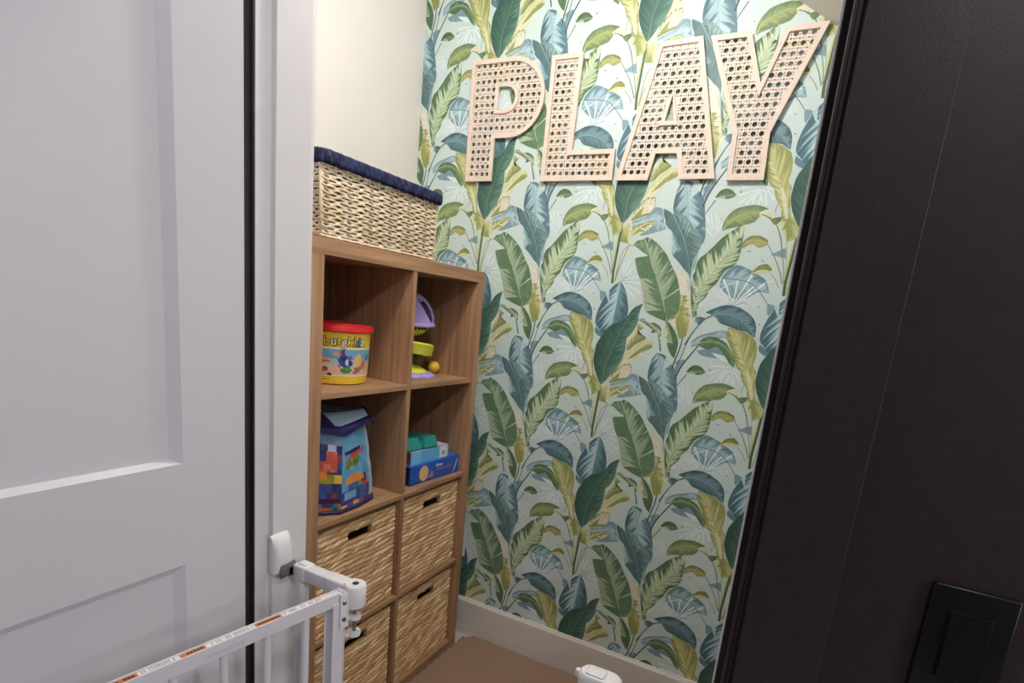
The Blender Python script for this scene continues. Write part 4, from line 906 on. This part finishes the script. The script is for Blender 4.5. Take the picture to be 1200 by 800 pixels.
def patch(bm, P2, d0, d1, ctr):
    """solid raised patch on the head"""
    n = len(P2); lay = []
    for d in (d0, d1):
        lay.append([[bm.verts.new(on_head(ma + ctr[0] + (p[0] - ctr[0]) * f, ctr[1] + (p[1] - ctr[1]) * f, d)) for p in P2] for f in (1, .66, .33)] + [[bm.verts.new(on_head(ma + ctr[0], ctr[1], d))]])
    for L_ in lay:
        for a, b in zip(L_[:2], L_[1:3]):
            for k in range(n): bm.faces.new((a[k], a[(k+1) % n], b[(k+1) % n], b[k]))
        for k in range(n): bm.faces.new((L_[2][k], L_[2][(k+1) % n], L_[3][0]))
    for k in range(n): bm.faces.new((lay[0][0][k], lay[0][0][(k+1) % n], lay[1][0][(k+1) % n], lay[1][0][k]))
patch(bm, mouth, -.003, .0012, (.20, .46)); obj('mouth', bm, M['plum'], toy, smooth=True)
bm = BM(); patch(bm, [(-.30 + .15 * math.cos(2*PI*k/20), .98 + .09 * math.sin(2*PI*k/20)) for k in range(20)], -.002, .0016, (-.30, .98)); eye = obj('eye', bm, M['black_plastic'], toy, smooth=True)
bm = BM(); patch(bm, [(-.26 + .05 * math.cos(2*PI*k/14), 1.0 + .03 * math.sin(2*PI*k/14)) for k in range(14)], .0008, .0026, (-.26, 1.0)); obj('glint', bm, M['label'], eye, smooth=True)
bm = BM(); lathe(bm, [(0, hz - .040), (.030, hz - .039), (.052, hz - .030), (.066, hz - .016), (.072, hz - .004), (.070, hz), (0, hz)], (0, 0, 0), 48); obj('chin_bowl', bm, M['lime'], toy, auto=40)
bm = BM()
for k in range(9):
    a = ma - 1.2 + k * .19; r_ = .0715
    box(bm, (r_ * math.cos(a) - .003, r_ * math.sin(a) - .003, hz - .016), (r_ * math.cos(a) + .003, r_ * math.sin(a) + .003, hz - .008), .001, 1)
obj('teeth', bm, M['plum'], toy)
bm = BM(); tube(bm, [(-.045, 0, .018), (-.045, 0, hz - .01)], .014, 16); obj('column', bm, M['lilac'], toy, auto=40)
# curved chute
bm = BM(); rows = []
for k in range(15):
    a = -1.6 + 2.7 * k / 14; zt_ = .132 - .0035 * k * .6; row = []
    for rr, dz in ((.030, 0), (.030, -.006), (.070, -.040), (.080, -.040), (.088, -.006), (.083, .0), (.075, -.022), (.040, -.016)):
        row.append(bm.verts.new((rr * math.cos(a + .25), rr * math.sin(a + .25) * 1.15, zt_ + dz)))
    rows.append(row)
for a, b in zip(rows, rows[1:]):
    for k in range(8): bm.faces.new((a[k], a[(k+1) % 8], b[(k+1) % 8], b[k]))
bm.faces.new(rows[0][::-1]); bm.faces.new(rows[-1]); obj('chute', bm, M['lime'], toy, auto=40)
bm = BM(); ring = []
for k in range(96):
    a = 2 * PI * k / 96; ring.append((.086 + .014 * abs(math.cos(a * 6)) ** .6, a))
lv = []
for f, h in ((1.0, .0005), (1.02, .006), (.97, .013), (.82, .018), (.5, .0195), (.02, .020)):
    lv.append([bm.verts.new((r_ * f * math.cos(a), r_ * f * math.sin(a), h)) for r_, a in ring])
for a, b in zip(lv, lv[1:]):
    for k in range(96): bm.faces.new((a[k], a[(k+1) % 96], b[(k+1) % 96], b[k]))
bm.faces.new(lv[0][::-1]); bm.faces.new(lv[-1]); obj('base', bm, M['lilac'], toy, auto=40)
bm = BM(); lathe(bm, [(.074, .018), (.066, .026), (.048, .034), (.024, .039), (0, .040)], (0, 0, 0), 40); obj('landing_dome', bm, M['lime'], toy, smooth=True)
# --- ball
bm = BM(); bmesh.ops.create_uvsphere(bm, u_segments=32, v_segments=20, radius=.0222)
bo = obj('toy_ball', bm, paint('yellow_ball', (252, 208, 62), .4, .05, 90), None, smooth=True); bo.location = (-.150, -.0620, ZT[0] + .0222)
tag(bo, 'small round yellow ball on the shelf floor beside the purple toy', 'ball')

# --- printed bag
bg_ = thing('toy_bag', 'blue printed toy bag with navy trim in the middle left compartment', 'bag', (-.06, -.60, ZT[1]))
def B_(p): return Vector((p[0] + .06, p[1] + .60, p[2] - ZT[1]))
foot = [(-.090, -.712), (-.050, -.682), (-.013, -.634), (-.018, -.560), (-.034, -.482), (-.120, -.470), (-.205, -.500), (-.200, -.690)]
head = [(-.095, -.706), (-.055, -.672), (-.026, -.624), (-.038, -.560), (-.052, -.512), (-.110, -.500), (-.150, -.520), (-.150, -.690)]
hz_ = [1.000, .985, .972, .984, .992, 1.0, 1.005, 1.01]
nU, nV = 18, 66                                                      # cells per side / up
seg = [(i, (i + 1) % 8) for i in range(8)]
Vb, Fb, cb = [], [], []
def bagpt(i, f, v):
    a, b = seg[i]; P0 = Vector((*foot[a], ZT[1] + .0015)).lerp(Vector((*foot[b], ZT[1] + .0015)), f)
    P1 = Vector((*head[a], hz_[a])).lerp(Vector((*head[b], hz_[b])), f); p = P0.lerp(P1, v)
    cx, cy = -.105, -.59; d = Vector((p.x - cx, p.y - cy, 0)); bul = .05 * math.sin(PI * min(1, v * 1.05)) + .022 * math.sin(v * 17 + i * 2 + f * 3) * v + .012 * math.sin(v * 31 + f * 9)
    bul -= .06 * max(0, .05 - v) / .05
    return p + d * bul * .55
tot = 8 * nU
for c in range(tot + 1):
    i, f = (c // nU) % 8, (c % nU) / nU
    for r in range(nV + 1): Vb.append(B_(bagpt(i, f, r / nV)))
sky = [(96, 162, 208), (106, 170, 212), (90, 156, 204)]
def rect(u, v, u0, u1, v0, v1): return u0 <= u < u1 and v0 <= v < v1
brick = [(208, 92, 78), (236, 150, 62), (232, 196, 70), (92, 150, 70), (58, 86, 160), (78, 52, 120), (120, 190, 214), (40, 44, 92)]
def bag_col(c, r):
    v = (r + .5) / nV; s = c / nU                                      # s: 0..2 left face, 2..4 right face
    if s >= 4.2: return (70, 96, 150)
    if v < .045: return (38, 34, 104)
    hsh = lambda a, b: int(hash01(float(a), float(b)) * 997)
    if s < 2:
        if v > .84: return (120, 146, 176)
        if v > .76 and s < 1.2: return (70, 66, 110)
        if rect(s, v, 1.25, 1.75, .60, .76) or rect(s, v, .3, 1.75, .52, .64): return brick[0] if hsh(c // 3, r // 4) % 4 else (226, 132, 110)
        if rect(s, v, 1.3, 1.7, .76, .84): return (176, 190, 206)
        if v > .42 and s < 1.3 and v < .54: return (232, 132, 62)
        if v > .38 and v < .48: return (150, 160, 60) if s < 1.65 else (232, 196, 70)
        if v > .20: return [(52, 62, 128), (62, 84, 150), (46, 50, 108), (140, 60, 70)][hsh(c // 4, r // 6) % 4]
        if v > .14: return (72, 34, 62)
        return [(60, 130, 160), (80, 40, 100), (76, 130, 80), (200, 100, 60), (50, 60, 130)][hsh(c // 3, r // 3 + 9) % 5]
    if rect(s, v, 2.15, 3.2, .700, .735): return (48, 44, 104)
    if rect(s, v, 2.50, 2.85, .64, .70): return (205, 70, 60)
    if rect(s, v, 2.85, 3.4, .655, .69) or rect(s, v, 3.25, 3.42, .66, .72): return (196, 84, 92)
    if rect(s, v, 2.2, 3.1, .53, .65) and not (s < 2.35 and v > .62): return [(92, 150, 70), (236, 170, 66), (66, 120, 70), (205, 74, 60), (80, 140, 80)][hsh(c // 2, r // 2) % 5]
    if v > .33 and ((s - 2.75) / .62) ** 2 + ((v - .33) / .115) ** 2 < 1: return (236, 140, 66) if hsh(c // 2, r // 2) % 4 else (240, 160, 84)
    if rect(s, v, 3.2, 3.55, .30, .39): return (86, 44, 84)
    if rect(s, v, 2.0, 2.35, .26, .36): return (104, 168, 214)
    if rect(s, v, 3.0, 3.2, .28, .33): return (110, 170, 80)
    if rect(s, v, 3.2, 3.6, .24, .31): return (214, 80, 60)
    if rect(s, v, 2.1, 3.55, .26, .33): return (62, 112, 172)
    if rect(s, v, 2.15, 2.8, .15, .25): return (128, 180, 220)
    if rect(s, v, 2.0, 3.7, .10, .26): return (56, 70, 142) if hsh(c // 4, r // 3) % 3 else (72, 92, 160)
    if v <= .10: return [(236, 186, 92), (70, 40, 110), (150, 60, 110), (60, 90, 170)][hsh(c // 6, r // 2) % 4]
    if s > 3.75: return (176, 186, 206)
    return sky[hsh(c // 5, r // 6) % 3]
for c in range(tot):
    for r in range(nV):
        Fb.append((c*(nV+1)+r, (c+1)*(nV+1)+r, (c+1)*(nV+1)+r+1, c*(nV+1)+r+1)); cb.append(rgb(bag_col(c, r)))
me = bpy.data.meshes.new('printed_shell'); me.from_pydata([tuple(v) for v in Vb], [], Fb); me.update(); colour_layer(me, cb)
for p in me.polygons: p.use_smooth = True
link('printed_shell', me, attr_mat('printed_film', rough=.32, spec=.5), bg_)
M['navy'] = paint('navy_trim', (34, 30, 92), .5, .08, 60); M['sky'] = paint('pale_blue_panel', (176, 206, 226), .4, .03, 30); M['smoke'] = paint('grey_panel', (96, 100, 116), .45, .06, 30)
# lid flap
F = [(-.058, -.712, 1.002), (-.020, -.624, .978), (-.032, -.512, 1.002), (-.120, -.452, 1.013), (-.170, -.600, 1.036)]
def mixp(a, b, t): return tuple(a[i] + (b[i] - a[i]) * t for i in range(3))
def lid_pt(s, t):                                                     # s along the front edge, t towards the back
    fr = mixp(F[0], F[1], s / .42) if s < .42 else mixp(F[1], F[2], (s - .42) / .58)
    bk_ = mixp((-.190, -.715, 1.030), F[4], s / .42) if s < .42 else mixp(F[4], F[3], (s - .42) / .58)
    p = mixp(fr, bk_, t); return Vector((p[0], p[1], p[2] + .008 * math.sin(PI * t) - .004 * math.sin(PI * s)))
def lid_strip(name, s0, s1, t0, t1, up, down, m, sk=0.0):
    bm = BM(); n, k_ = 16, 8; top, bot = [], []
    for i in range(n + 1):
        s = s0 + (s1 - s0) * i / n
        top.append([bm.verts.new(B_(lid_pt(s, t0 + (t1 - t0) * j / k_ + sk * (1 - i / n))) + Vector((0, 0, up))) for j in range(k_ + 1)])
        bot.append([bm.verts.new(B_(lid_pt(s, t0 + (t1 - t0) * j / k_ + sk * (1 - i / n))) - Vector((0, 0, down))) for j in range(k_ + 1)])
    for i in range(n):
        for j in range(k_):
            bm.faces.new((top[i][j], top[i+1][j], top[i+1][j+1], top[i][j+1])); bm.faces.new((bot[i][j], bot[i][j+1], bot[i+1][j+1], bot[i+1][j]))
        for j in (0, k_): bm.faces.new((top[i][j], top[i+1][j], bot[i+1][j], bot[i][j]))
    for i in (0, n):
        for j in range(k_): bm.faces.new((top[i][j], top[i][j+1], bot[i][j+1], bot[i][j]))
    return obj(name, bm, m, bg_, auto=40)
lid_strip('lid_flap', 0, 1, 0, 1, 0, .014, M['navy'])
lid_strip('pale_panel', .36, .955, .12, .50, .0014, .001, M['sky'], .02)
lid_strip('grey_panel', .04, .955, .58, .93, .0012, .001, M['smoke'])
bm = BM(); tube(bm, [B_((-.030, -.510, .996)), B_((-.028, -.503, .992)), B_((-.030, -.499, .975))], [.003, .0035, .0015], 8); obj('zip_pull', bm, M['navy'], bg_, smooth=True)
bm = BM(); pts = [B_(bagpt(i, f, .012)) + Vector((0, 0, .0025)) for i in range(8) for f in (0, .25, .5, .75)]
tube(bm, pts + pts[:1], .0040, 8); obj('base_piping', bm, M['navy'], bg_, smooth=True)

# --- flat boxes in the middle right compartment
def boxobj(name, label, cat, c, ang, size, mats, face_fn=None, group=None, bev=.0012):
    """printed carton; local x towards the room, y along the shelf"""
    t = thing(name, label, cat, c, group); t.rotation_euler = (0, 0, ang)
    return t
pz = boxobj('puzzle_box', 'flat dark blue puzzle box with white lettering lying under the pale blue box', 'box', (-.112, -.1775, ZT[1] + .0003), -.045, None, None)
M['royal'] = paint('royal_blue_card', (36, 88, 184), .35, .05, 20); M['deep'] = paint('deep_blue_card', (26, 34, 84), .4, .08, 30)
bm = BM(); box(bm, (-.088, -.1325, 0), (.088, .1305, .030), .0012, 1); obj('tray', bm, M['royal'], pz)
bm = BM(); box(bm, (-.0900, -.1345, .006), (.0900, .1320, .0665), .0015, 2); obj('lid', bm, M['royal'], pz)
bm = BM(); box(bm, (-.088, -.1350, .007), (.085, -.1342, .065)); obj('end_print', bm, M['deep'], pz)
bm = BM(); box(bm, (-.084, -.128, .0663), (.084, .126, .0669)); obj('top_print', bm, paint('print_mid_blue', (52, 108, 190), .35, .10, 14), pz)
def face_text(parent, name, s, size, y, z, x, m, bold=0.0, skew=0.0):
    V_, F_ = text_mesh(s, size, .0002, bold); bm = BM(); add_vf(bm, V_, F_, lambda a, b_, c: (x + c, y + a + skew * b_, z + b_)); return obj(name, bm, m, parent)
face_text(pz, 'maker_name', 'Disney', .0135, .016, .050, .0903, M['label'], .0002, .15)
bm = BM()                                                            # orange swash of illegible script
for k in range(7):
    y0 = .006 + k * .0125; tube(bm, [(.0901, y0, .031 + .004 * math.sin(k * 2)), (.0901, y0 + .005, .038 + .002 * math.cos(k)), (.0901, y0 + .0105, .033 + .004 * math.sin(k * 3))], .0011, 6)
obj('script_swash', bm, paint('print_orange', (206, 104, 52), .45), pz)
bm = BM(); prism(bm, [(.098, .006), (.1015, .006), (.1225, .054), (.119, .054)], lambda u, v, d: (d, u, v), .0898, .0903); obj('white_slash', bm, M['label'], pz)
bm = BM(); pts = [(-.066 + .024 * math.cos(2*PI*k/24) * (1 + .12 * math.sin(3 * k)), .034 + .027 * math.sin(2*PI*k/24)) for k in range(24)]
prism(bm, pts, lambda u, v, d: (d, u, v), .0898, .0904); obj('picture_patch', bm, paint('print_cream', (222, 190, 130), .4, .12, 60), pz)
bm = BM(); prism(bm, [(-.040, .012), (-.020, .010), (-.014, .030), (-.028, .034)], lambda u, v, d: (d, u, v), .0898, .0904); obj('picture_patch', bm, paint('print_rose', (196, 110, 112), .4, .15, 70), pz)

lb = boxobj('pale_blue_box', 'small pale blue carton with white end panel lying on the dark blue puzzle box', 'box', (-.108, -.1995, ZT[1] + .0672), -.06, None, None)
bm = BM(); box(bm, (-.074, -.098, 0), (.074, .098, .0455), .0012, 2); obj('carton', bm, paint('pale_blue_card', (128, 200, 242), .35, .03, 20), lb)
bm = BM(); box(bm, (.0738, -.050, .001), (.0744, .042, .0445)); obj('blue_band', bm, paint('mid_blue_band', (104, 182, 234), .35, .03), lb)
bm = BM(); box(bm, (.0738, .050, .003), (.0745, .088, .043)); obj('white_panel', bm, M['label'], lb)
bm = BM(); box(bm, (.0744, .062, .012), (.0748, .078, .027)); obj('grey_square', bm, paint('pale_grey_print', (170, 164, 158), .5), lb)
bm = BM(); box(bm, (-.074, -.0985, .001), (.072, -.0978, .0445)); obj('end_print', bm, paint('mottled_rose_print', (128, 84, 96), .4, .45, 55), lb)
bm = BM(); box(bm, (-.072, -.096, .0453), (.072, -.03, .0459)); box(bm, (-.072, .045, .0453), (.072, .095, .0459)); obj('top_print', bm, paint('pink_white_print', (214, 186, 192), .4, .25, 40), lb)

tc_ = thing('teal_carton', 'teal green card tray lying tilted on top of the pale blue box', 'carton', (-.085, -.235, ZT[1] + .0672 + .0465))
bm = BM()
def chunk(y0, y1, x0, x1, h, tp, dz=0):
    lo = [(x0, y0), (x1, y0), (x1, y1), (x0, y1)]; cx, cy = (x0 + x1) / 2, (y0 + y1) / 2
    a = [bm.verts.new((x, y, dz)) for x, y in lo]; b_ = [bm.verts.new((cx + (x - cx) * tp, cy + (y - cy) * tp, dz + h)) for x, y in lo]
    bm.faces.new(a[::-1]); bm.faces.new(b_)
    for k in range(4): bm.faces.new((a[k], a[(k+1) % 4], b_[(k+1) % 4], b_[k]))
chunk(.000, .070, -.055, .050, .038, .86); chunk(-.095, -.006, -.060, .046, .040, .82); chunk(-.010, .004, -.05, .04, .026, 1)
bmesh.ops.bevel(bm, geom=bm.edges[:], offset=.0022, segments=2, affect='EDGES')
o = obj('teal_shell', bm, paint('teal_card', (42, 146, 140), .45, .06, 30), tc_, auto=40); tc_.rotation_euler = (0, -.06, -.10)

# ================================================================== foam play mat
bm = BM(); pts = []
xm0, xm1, ym0, ym1, zt_ = .0045, 1.45, -.985, .0795, .012
y = ym0
while y < ym1 - .055:                                                # toothed edge along the shelf
    pts += [(xm0, y), (xm0, y + .020), (xm0 + .006, y + .022), (xm0 + .0065, y + .030), (xm0, y + .032)]; y += .042
pts += [(xm0, ym1 - .045), (xm0 + .010, ym1 - .040), (xm0 + .012, ym1 - .018), (xm0 + .030, ym1 - .014), (xm0 + .034, ym1)]
x = xm0 + .05
while x < xm1 - .06:
    pts += [(x, ym1), (x + .03, ym1), (x + .032, ym1 - .004), (x + .042, ym1 - .004), (x + .044, ym1)]; x += .06
pts += [(xm1, ym1), (xm1, ym0)]
prism(bm, pts, lambda u, v, d: (u, v, d), .0, zt_)
tag(obj('foam_play_mat', bm, M['foam']), 'brown foam play mat with toothed edge on the nook floor', 'mat')

# ================================================================== light switch on the dark wall
sw = thing('light_switch', 'black rocker light switch and plate on the dark wall right of the doorway', 'switch', (1.2365, YF, 1.082))
bm = BM(); box(bm, (-.0325, -.0060, -.057), (.0325, -.0003, .057), .0022, 3); obj('plate', bm, M['black_plastic'], sw, auto=50)
bm = BM(); box(bm, (-.0168, -.0072, -.034), (.0168, -.0055, .034), .0012, 2); fr_ = obj('rocker_frame', bm, M['black_plastic'], sw)
bm = BM(); prism(bm, [(-.0312, -.0068), (.0312, -.0068), (.0312, -.0080), (0, -.0100), (-.0312, -.0105)], lambda u, v, d: (d, v, u), -.0152, .0152); obj('rocker', bm, M['black_plastic'], sw)

# ================================================================== baby gate
gate = thing('baby_gate', 'white metal baby gate standing open in the doorway, mounted to the left jamb', 'gate', (.60, -1.048, 0))
GO = Vector((.60, -1.048, 0))
def G(p): return Vector(p) - GO
def gbox(name, lo, hi, m=None, bev=.0022, parent=gate):
    bm = BM(); box(bm, tuple(G(lo)), tuple(G(hi)), bev, 2); return obj(name, bm, m or M['gate'], parent, auto=50)
GZ = .850; gy0, gy1 = -1.0610, -1.0360
gbox('fixed_rail', (.302, gy0, GZ - .026), (.425, gy1, GZ), None, .003)
gbox('rail_sleeve', (.296, gy0 - .0012, GZ - .0275), (.326, gy1 + .0012, GZ + .0016), M['gate_plastic'], .003)
gbox('rail_clip', (.303, gy0 + .006, GZ + .0012), (.322, gy1 - .007, GZ + .0042), M['gate_plastic'], .0012)
gbox('rail_sleeve', (.372, gy0 - .0010, GZ - .0272), (.425, gy1 + .0010, GZ + .0012), M['gate_plastic'], .003)
gbox('fixed_post', (.2985, -1.060, .03), (.3165, -1.040, GZ - .024))
# cup on the jamb, its plate and spindle
bm = BM(); prof = [(0, 0), (.0035, -.004), (.010, -.006), (.015, .008), (.0165, .030), (.015, .048), (.011, .062), (.005, .070), (0, .072)]
XJ = XL + .011
secs = []
for k in range(9):
    f = k / 8; y = -1.098 + .037 * f; sc = math.sqrt(max(0, 1 - (2 * f - 1) ** 4)) * .35 + .65
    secs.append([bm.verts.new(G((XJ + u * sc + .0002, y, .8440 + .036 + (w_ - .036) * (.84 + .1 * sc)))) for u, w_ in prof])
for a, b in zip(secs, secs[1:]):
    for k in range(len(prof)): bm.faces.new((a[k], a[(k+1) % len(prof)], b[(k+1) % len(prof)], b[k]))
bm.faces.new(secs[0]); bm.faces.new(secs[-1][::-1]); obj('wall_cup', bm, M['gate_plastic'], gate, auto=50)
gbox('cup_plate', (XJ + .0125, -1.088, .832), (XJ + .0165, -1.056, .858), M['grey_steel'], .001)
gbox('spindle_nut', (XJ + .0165, -1.070, .830), (.297, -1.040, .848), M['grey_steel'], .001)
# hinge barrel
hcx, hcy = .4370, -1.0500
bm = BM(); lathe(bm, [(0, GZ + .004), (.0165, GZ + .004), (.0185, GZ + .0015), (.0185, GZ - .034), (.0170, GZ - .037), (0, GZ - .037)], tuple(G((hcx, hcy, 0))), 36)
box(bm, tuple(G((.418, -1.0605, GZ - .028))), tuple(G((.437, -1.034, GZ + .0035))), .002, 2)
obj('hinge_barrel', bm, M['gate_plastic'], gate, auto=40)
bm = BM(); lathe(bm, [(0, GZ + .0050), (.0055, GZ + .0050), (.0058, GZ + .0036), (0, GZ + .0036)], tuple(G((hcx, hcy, 0))), 24); obj('hinge_cap', bm, M['steel'], gate, auto=40)
bm = BM(); tube(bm, [G((hcx + .001, hcy, GZ - .036)), G((hcx + .001, hcy, GZ - .094))], .0032, 12); obj('hinge_bolt', bm, M['steel'], gate, auto=40)
for dz in (.058, .090):
    bm = BM(); lathe(bm, [(0, GZ - dz + .004), (.0105, GZ - dz + .004), (.0115, GZ - dz), (.0105, GZ - dz - .004), (0, GZ - dz - .004)], tuple(G((hcx + .001, hcy, 0))), 28)
    box(bm, tuple(G((.424, -1.068, GZ - dz - .0035))), tuple(G((hcx, -1.046, GZ - dz + .0035))), .001, 1); obj('hinge_lug', bm, M['gate_plastic'], gate, auto=40)
# swinging leaf
P0 = Vector((.4258, -1.0727, 0)); dv = Vector((-.1410, -.9900, 0)).normalized(); nv = Vector((.99, -.141, 0)).normalized()
RL = .845; LEN = .415; RW = .0155; RH = .0175
def L_(s, n, z): return G(P0 + dv * s + nv * n) + Vector((0, 0, z))
def lbox(bm, s0, s1, n0, n1, z0, z1, bev=.0018, mi=0):
    vs = box(bm, (0, 0, 0), (1, 1, 1), 0)
    for v in vs: v.co = L_(s0 + v.co.x * (s1 - s0), n0 + v.co.y * (n1 - n0), z0 + v.co.z * (z1 - z0))
    if bev:
        es = list(set(e for v in vs for e in v.link_edges)); bmesh.ops.bevel(bm, geom=es, offset=bev, segments=2, affect='EDGES')
def lobj(name, *a, m=None, bev=.0018, parent=gate):
    bm = BM(); lbox(bm, *a, bev=bev); return obj(name, bm, m or M['gate'], parent, auto=50)
leaf_rail = lobj('gate_rail', 0, LEN, -RW / 2, RW / 2, RL - RH, RL, bev=.0022)
lobj('gate_rail', 0, LEN, -RW / 2, RW / 2, .060, .060 + RH, bev=.0022)
lobj('gate_post', .000, .021, -.0100, .0100, .062, RL - RH + .001); lobj('gate_post', LEN - .022, LEN, -.0100, .0100, .062, RL - RH + .001)
BARS = [.066, .131, .196, .262, .330]
for s in BARS:
    bm = BM(); tube(bm, [L_(s, 0, .070), L_(s, 0, RL - RH + .002)], .0058, 14); obj('gate_bar', bm, M['gate'], gate, auto=50)
hp = lobj('hinge_plate', -.0055, .0085, -.0095, .0125, RL - .062, RL - .001, m=M['gate_plastic'], bev=.0015)
for dz in (.016, .047):
    bm = BM(); a = L_(.0015, .0122, RL - dz); b = L_(.0015, .0150, RL - dz); tube(bm, [a, b], [.0042, .0030], 16); obj('screw', bm, M['steel'], hp, auto=40)
# stickers on top of the rail
for s0, s1, mm in ((.108, .149, 'orange'), (.220, .252, 'orange'), (.302, .345, 'orange'), (.150, .219, 'label'), (.253, .301, 'label'), (.035, .107, 'label'), (.346, .400, 'label')):
    st = lobj('warning_sticker', s0, s1, -.0058, .0022, RL - .0002, RL + .0003, m=M[mm], bev=0, parent=leaf_rail)
    bm = BM(); s = s0 + .003
    while s < s1 - .004:
        d = .0022 if mm == 'label' else .0034
        if random.random() < .8:
            if mm == 'orange': lbox(bm, s, s + d, -.0040, .0004, RL + .0002, RL + .0005, bev=0)
            else:
                for q in (-.0046, -.0024, -.0002):
                    lbox(bm, s, s + d * random.uniform(.5, 1), q, q + .0008, RL + .0002, RL + .0005, bev=0)
        s += d * 1.3
    obj('small_print', bm, M['ink'], st)
V_, F_ = text_mesh('summer', .0150, .0003, .0002); bm = BM()
add_vf(bm, V_, F_, lambda x, y, z: L_(.196 - x * 1.1, RW / 2 + .0002 + z, RL - RH / 2 + y - .0005)); obj('moulded_name', bm, M['emboss'], leaf_rail)
# latch side
gbox('latch_post', (.866, -1.060, .03), (.886, -1.040, .835)); gbox('fixed_bar', (.940, -1.054, .03), (.950, -1.044, GZ - .024), None, .002)
gbox('fixed_rail', (.886, gy0, GZ - .026), (1.012, gy1, GZ), None, .003)
bm = BM(); lathe(bm, [(0, 0), (.014, 0), (.016, .004), (.016, .014), (0, .014)], tuple(G((1.014, -1.048, GZ - .013))), 24, 'x'); obj('wall_cup', bm, M['gate_plastic'], gate, auto=40)
bm = BM(); pts = [(.022 * math.cos(a) * .72 + (.019 if math.cos(a) > 0 else -.012), .0165 * math.sin(a)) for a in np.linspace(0, 2 * PI, 37)[:-1]]
lv = []
for f, h in ((.88, .822), (1, .828), (1, .858), (.96, .863), (.86, .866), (.4, .8672)):
    lv.append([bm.verts.new(G((.885 + u * f, -1.0540 + v_ * f, h))) for u, v_ in pts])
for a, b in zip(lv, lv[1:]):
    for k in range(36): bm.faces.new((a[k], a[(k+1) % 36], b[(k+1) % 36], b[k]))
bm.faces.new(lv[0][::-1]); bm.faces.new(lv[-1]); lh = obj('latch_handle', bm, M['gate_plastic'], gate, auto=40)
bm = BM(); box(bm, tuple(G((.868, -1.0655, .8655))), tuple(G((.896, -1.0455, .8690))), .003, 2); obj('thumb_slide', bm, M['gate_plastic'], lh, auto=50)
bm = BM(); box(bm, tuple(G((.852, -1.058, .850))), tuple(G((.866, -1.050, .862))), .002, 2); obj('release_tab', bm, M['gate_plastic'], lh, auto=50)
gbox('floor_bar', (.300, -1.058, .004), (1.010, -1.038, .030), None, .003)

# ================================================================== light
def lamp(name, kind, loc, energy, col, **kw):
    l = bpy.data.lights.new(name, kind); l.energy = energy; l.color = col
    for k, v in kw.items(): setattr(l, k, v)
    o = bpy.data.objects.new(name, l); C.objects.link(o); o.location = loc; return o
lamp('nook_lamp', 'POINT', (.47, -.70, 2.40), 21, (1.0, .975, .945), shadow_soft_size=.035)
lamp('hall_lamp', 'POINT', (1.48, -1.95, 2.33), 25, (.985, .965, 1.0), shadow_soft_size=.07)
h = lamp('door_fill', 'AREA', (2.25, -1.62, 1.75), 7.5, (.95, .935, 1.0), shape='DISK', size=.6)  # soft fill added to brighten the white door, no actual window
h.rotation_euler = (0, math.radians(75), 0)
lamp('hall_side_lamp', 'POINT', (2.5, -1.62, .98), 9, (.94, .925, 1.0), shadow_soft_size=.07)
wd = bpy.data.worlds.new('world'); SC.world = wd; wd.use_nodes = True
wd.node_tree.nodes['Background'].inputs[0].default_value = (.9, .92, 1, 1); wd.node_tree.nodes['Background'].inputs[1].default_value = .07
SC.view_settings.view_transform = 'Standard'; SC.view_settings.look = 'None'; SC.view_settings.exposure = 0; SC.view_settings.gamma = 1
SC.view_settings.use_curve_mapping = False
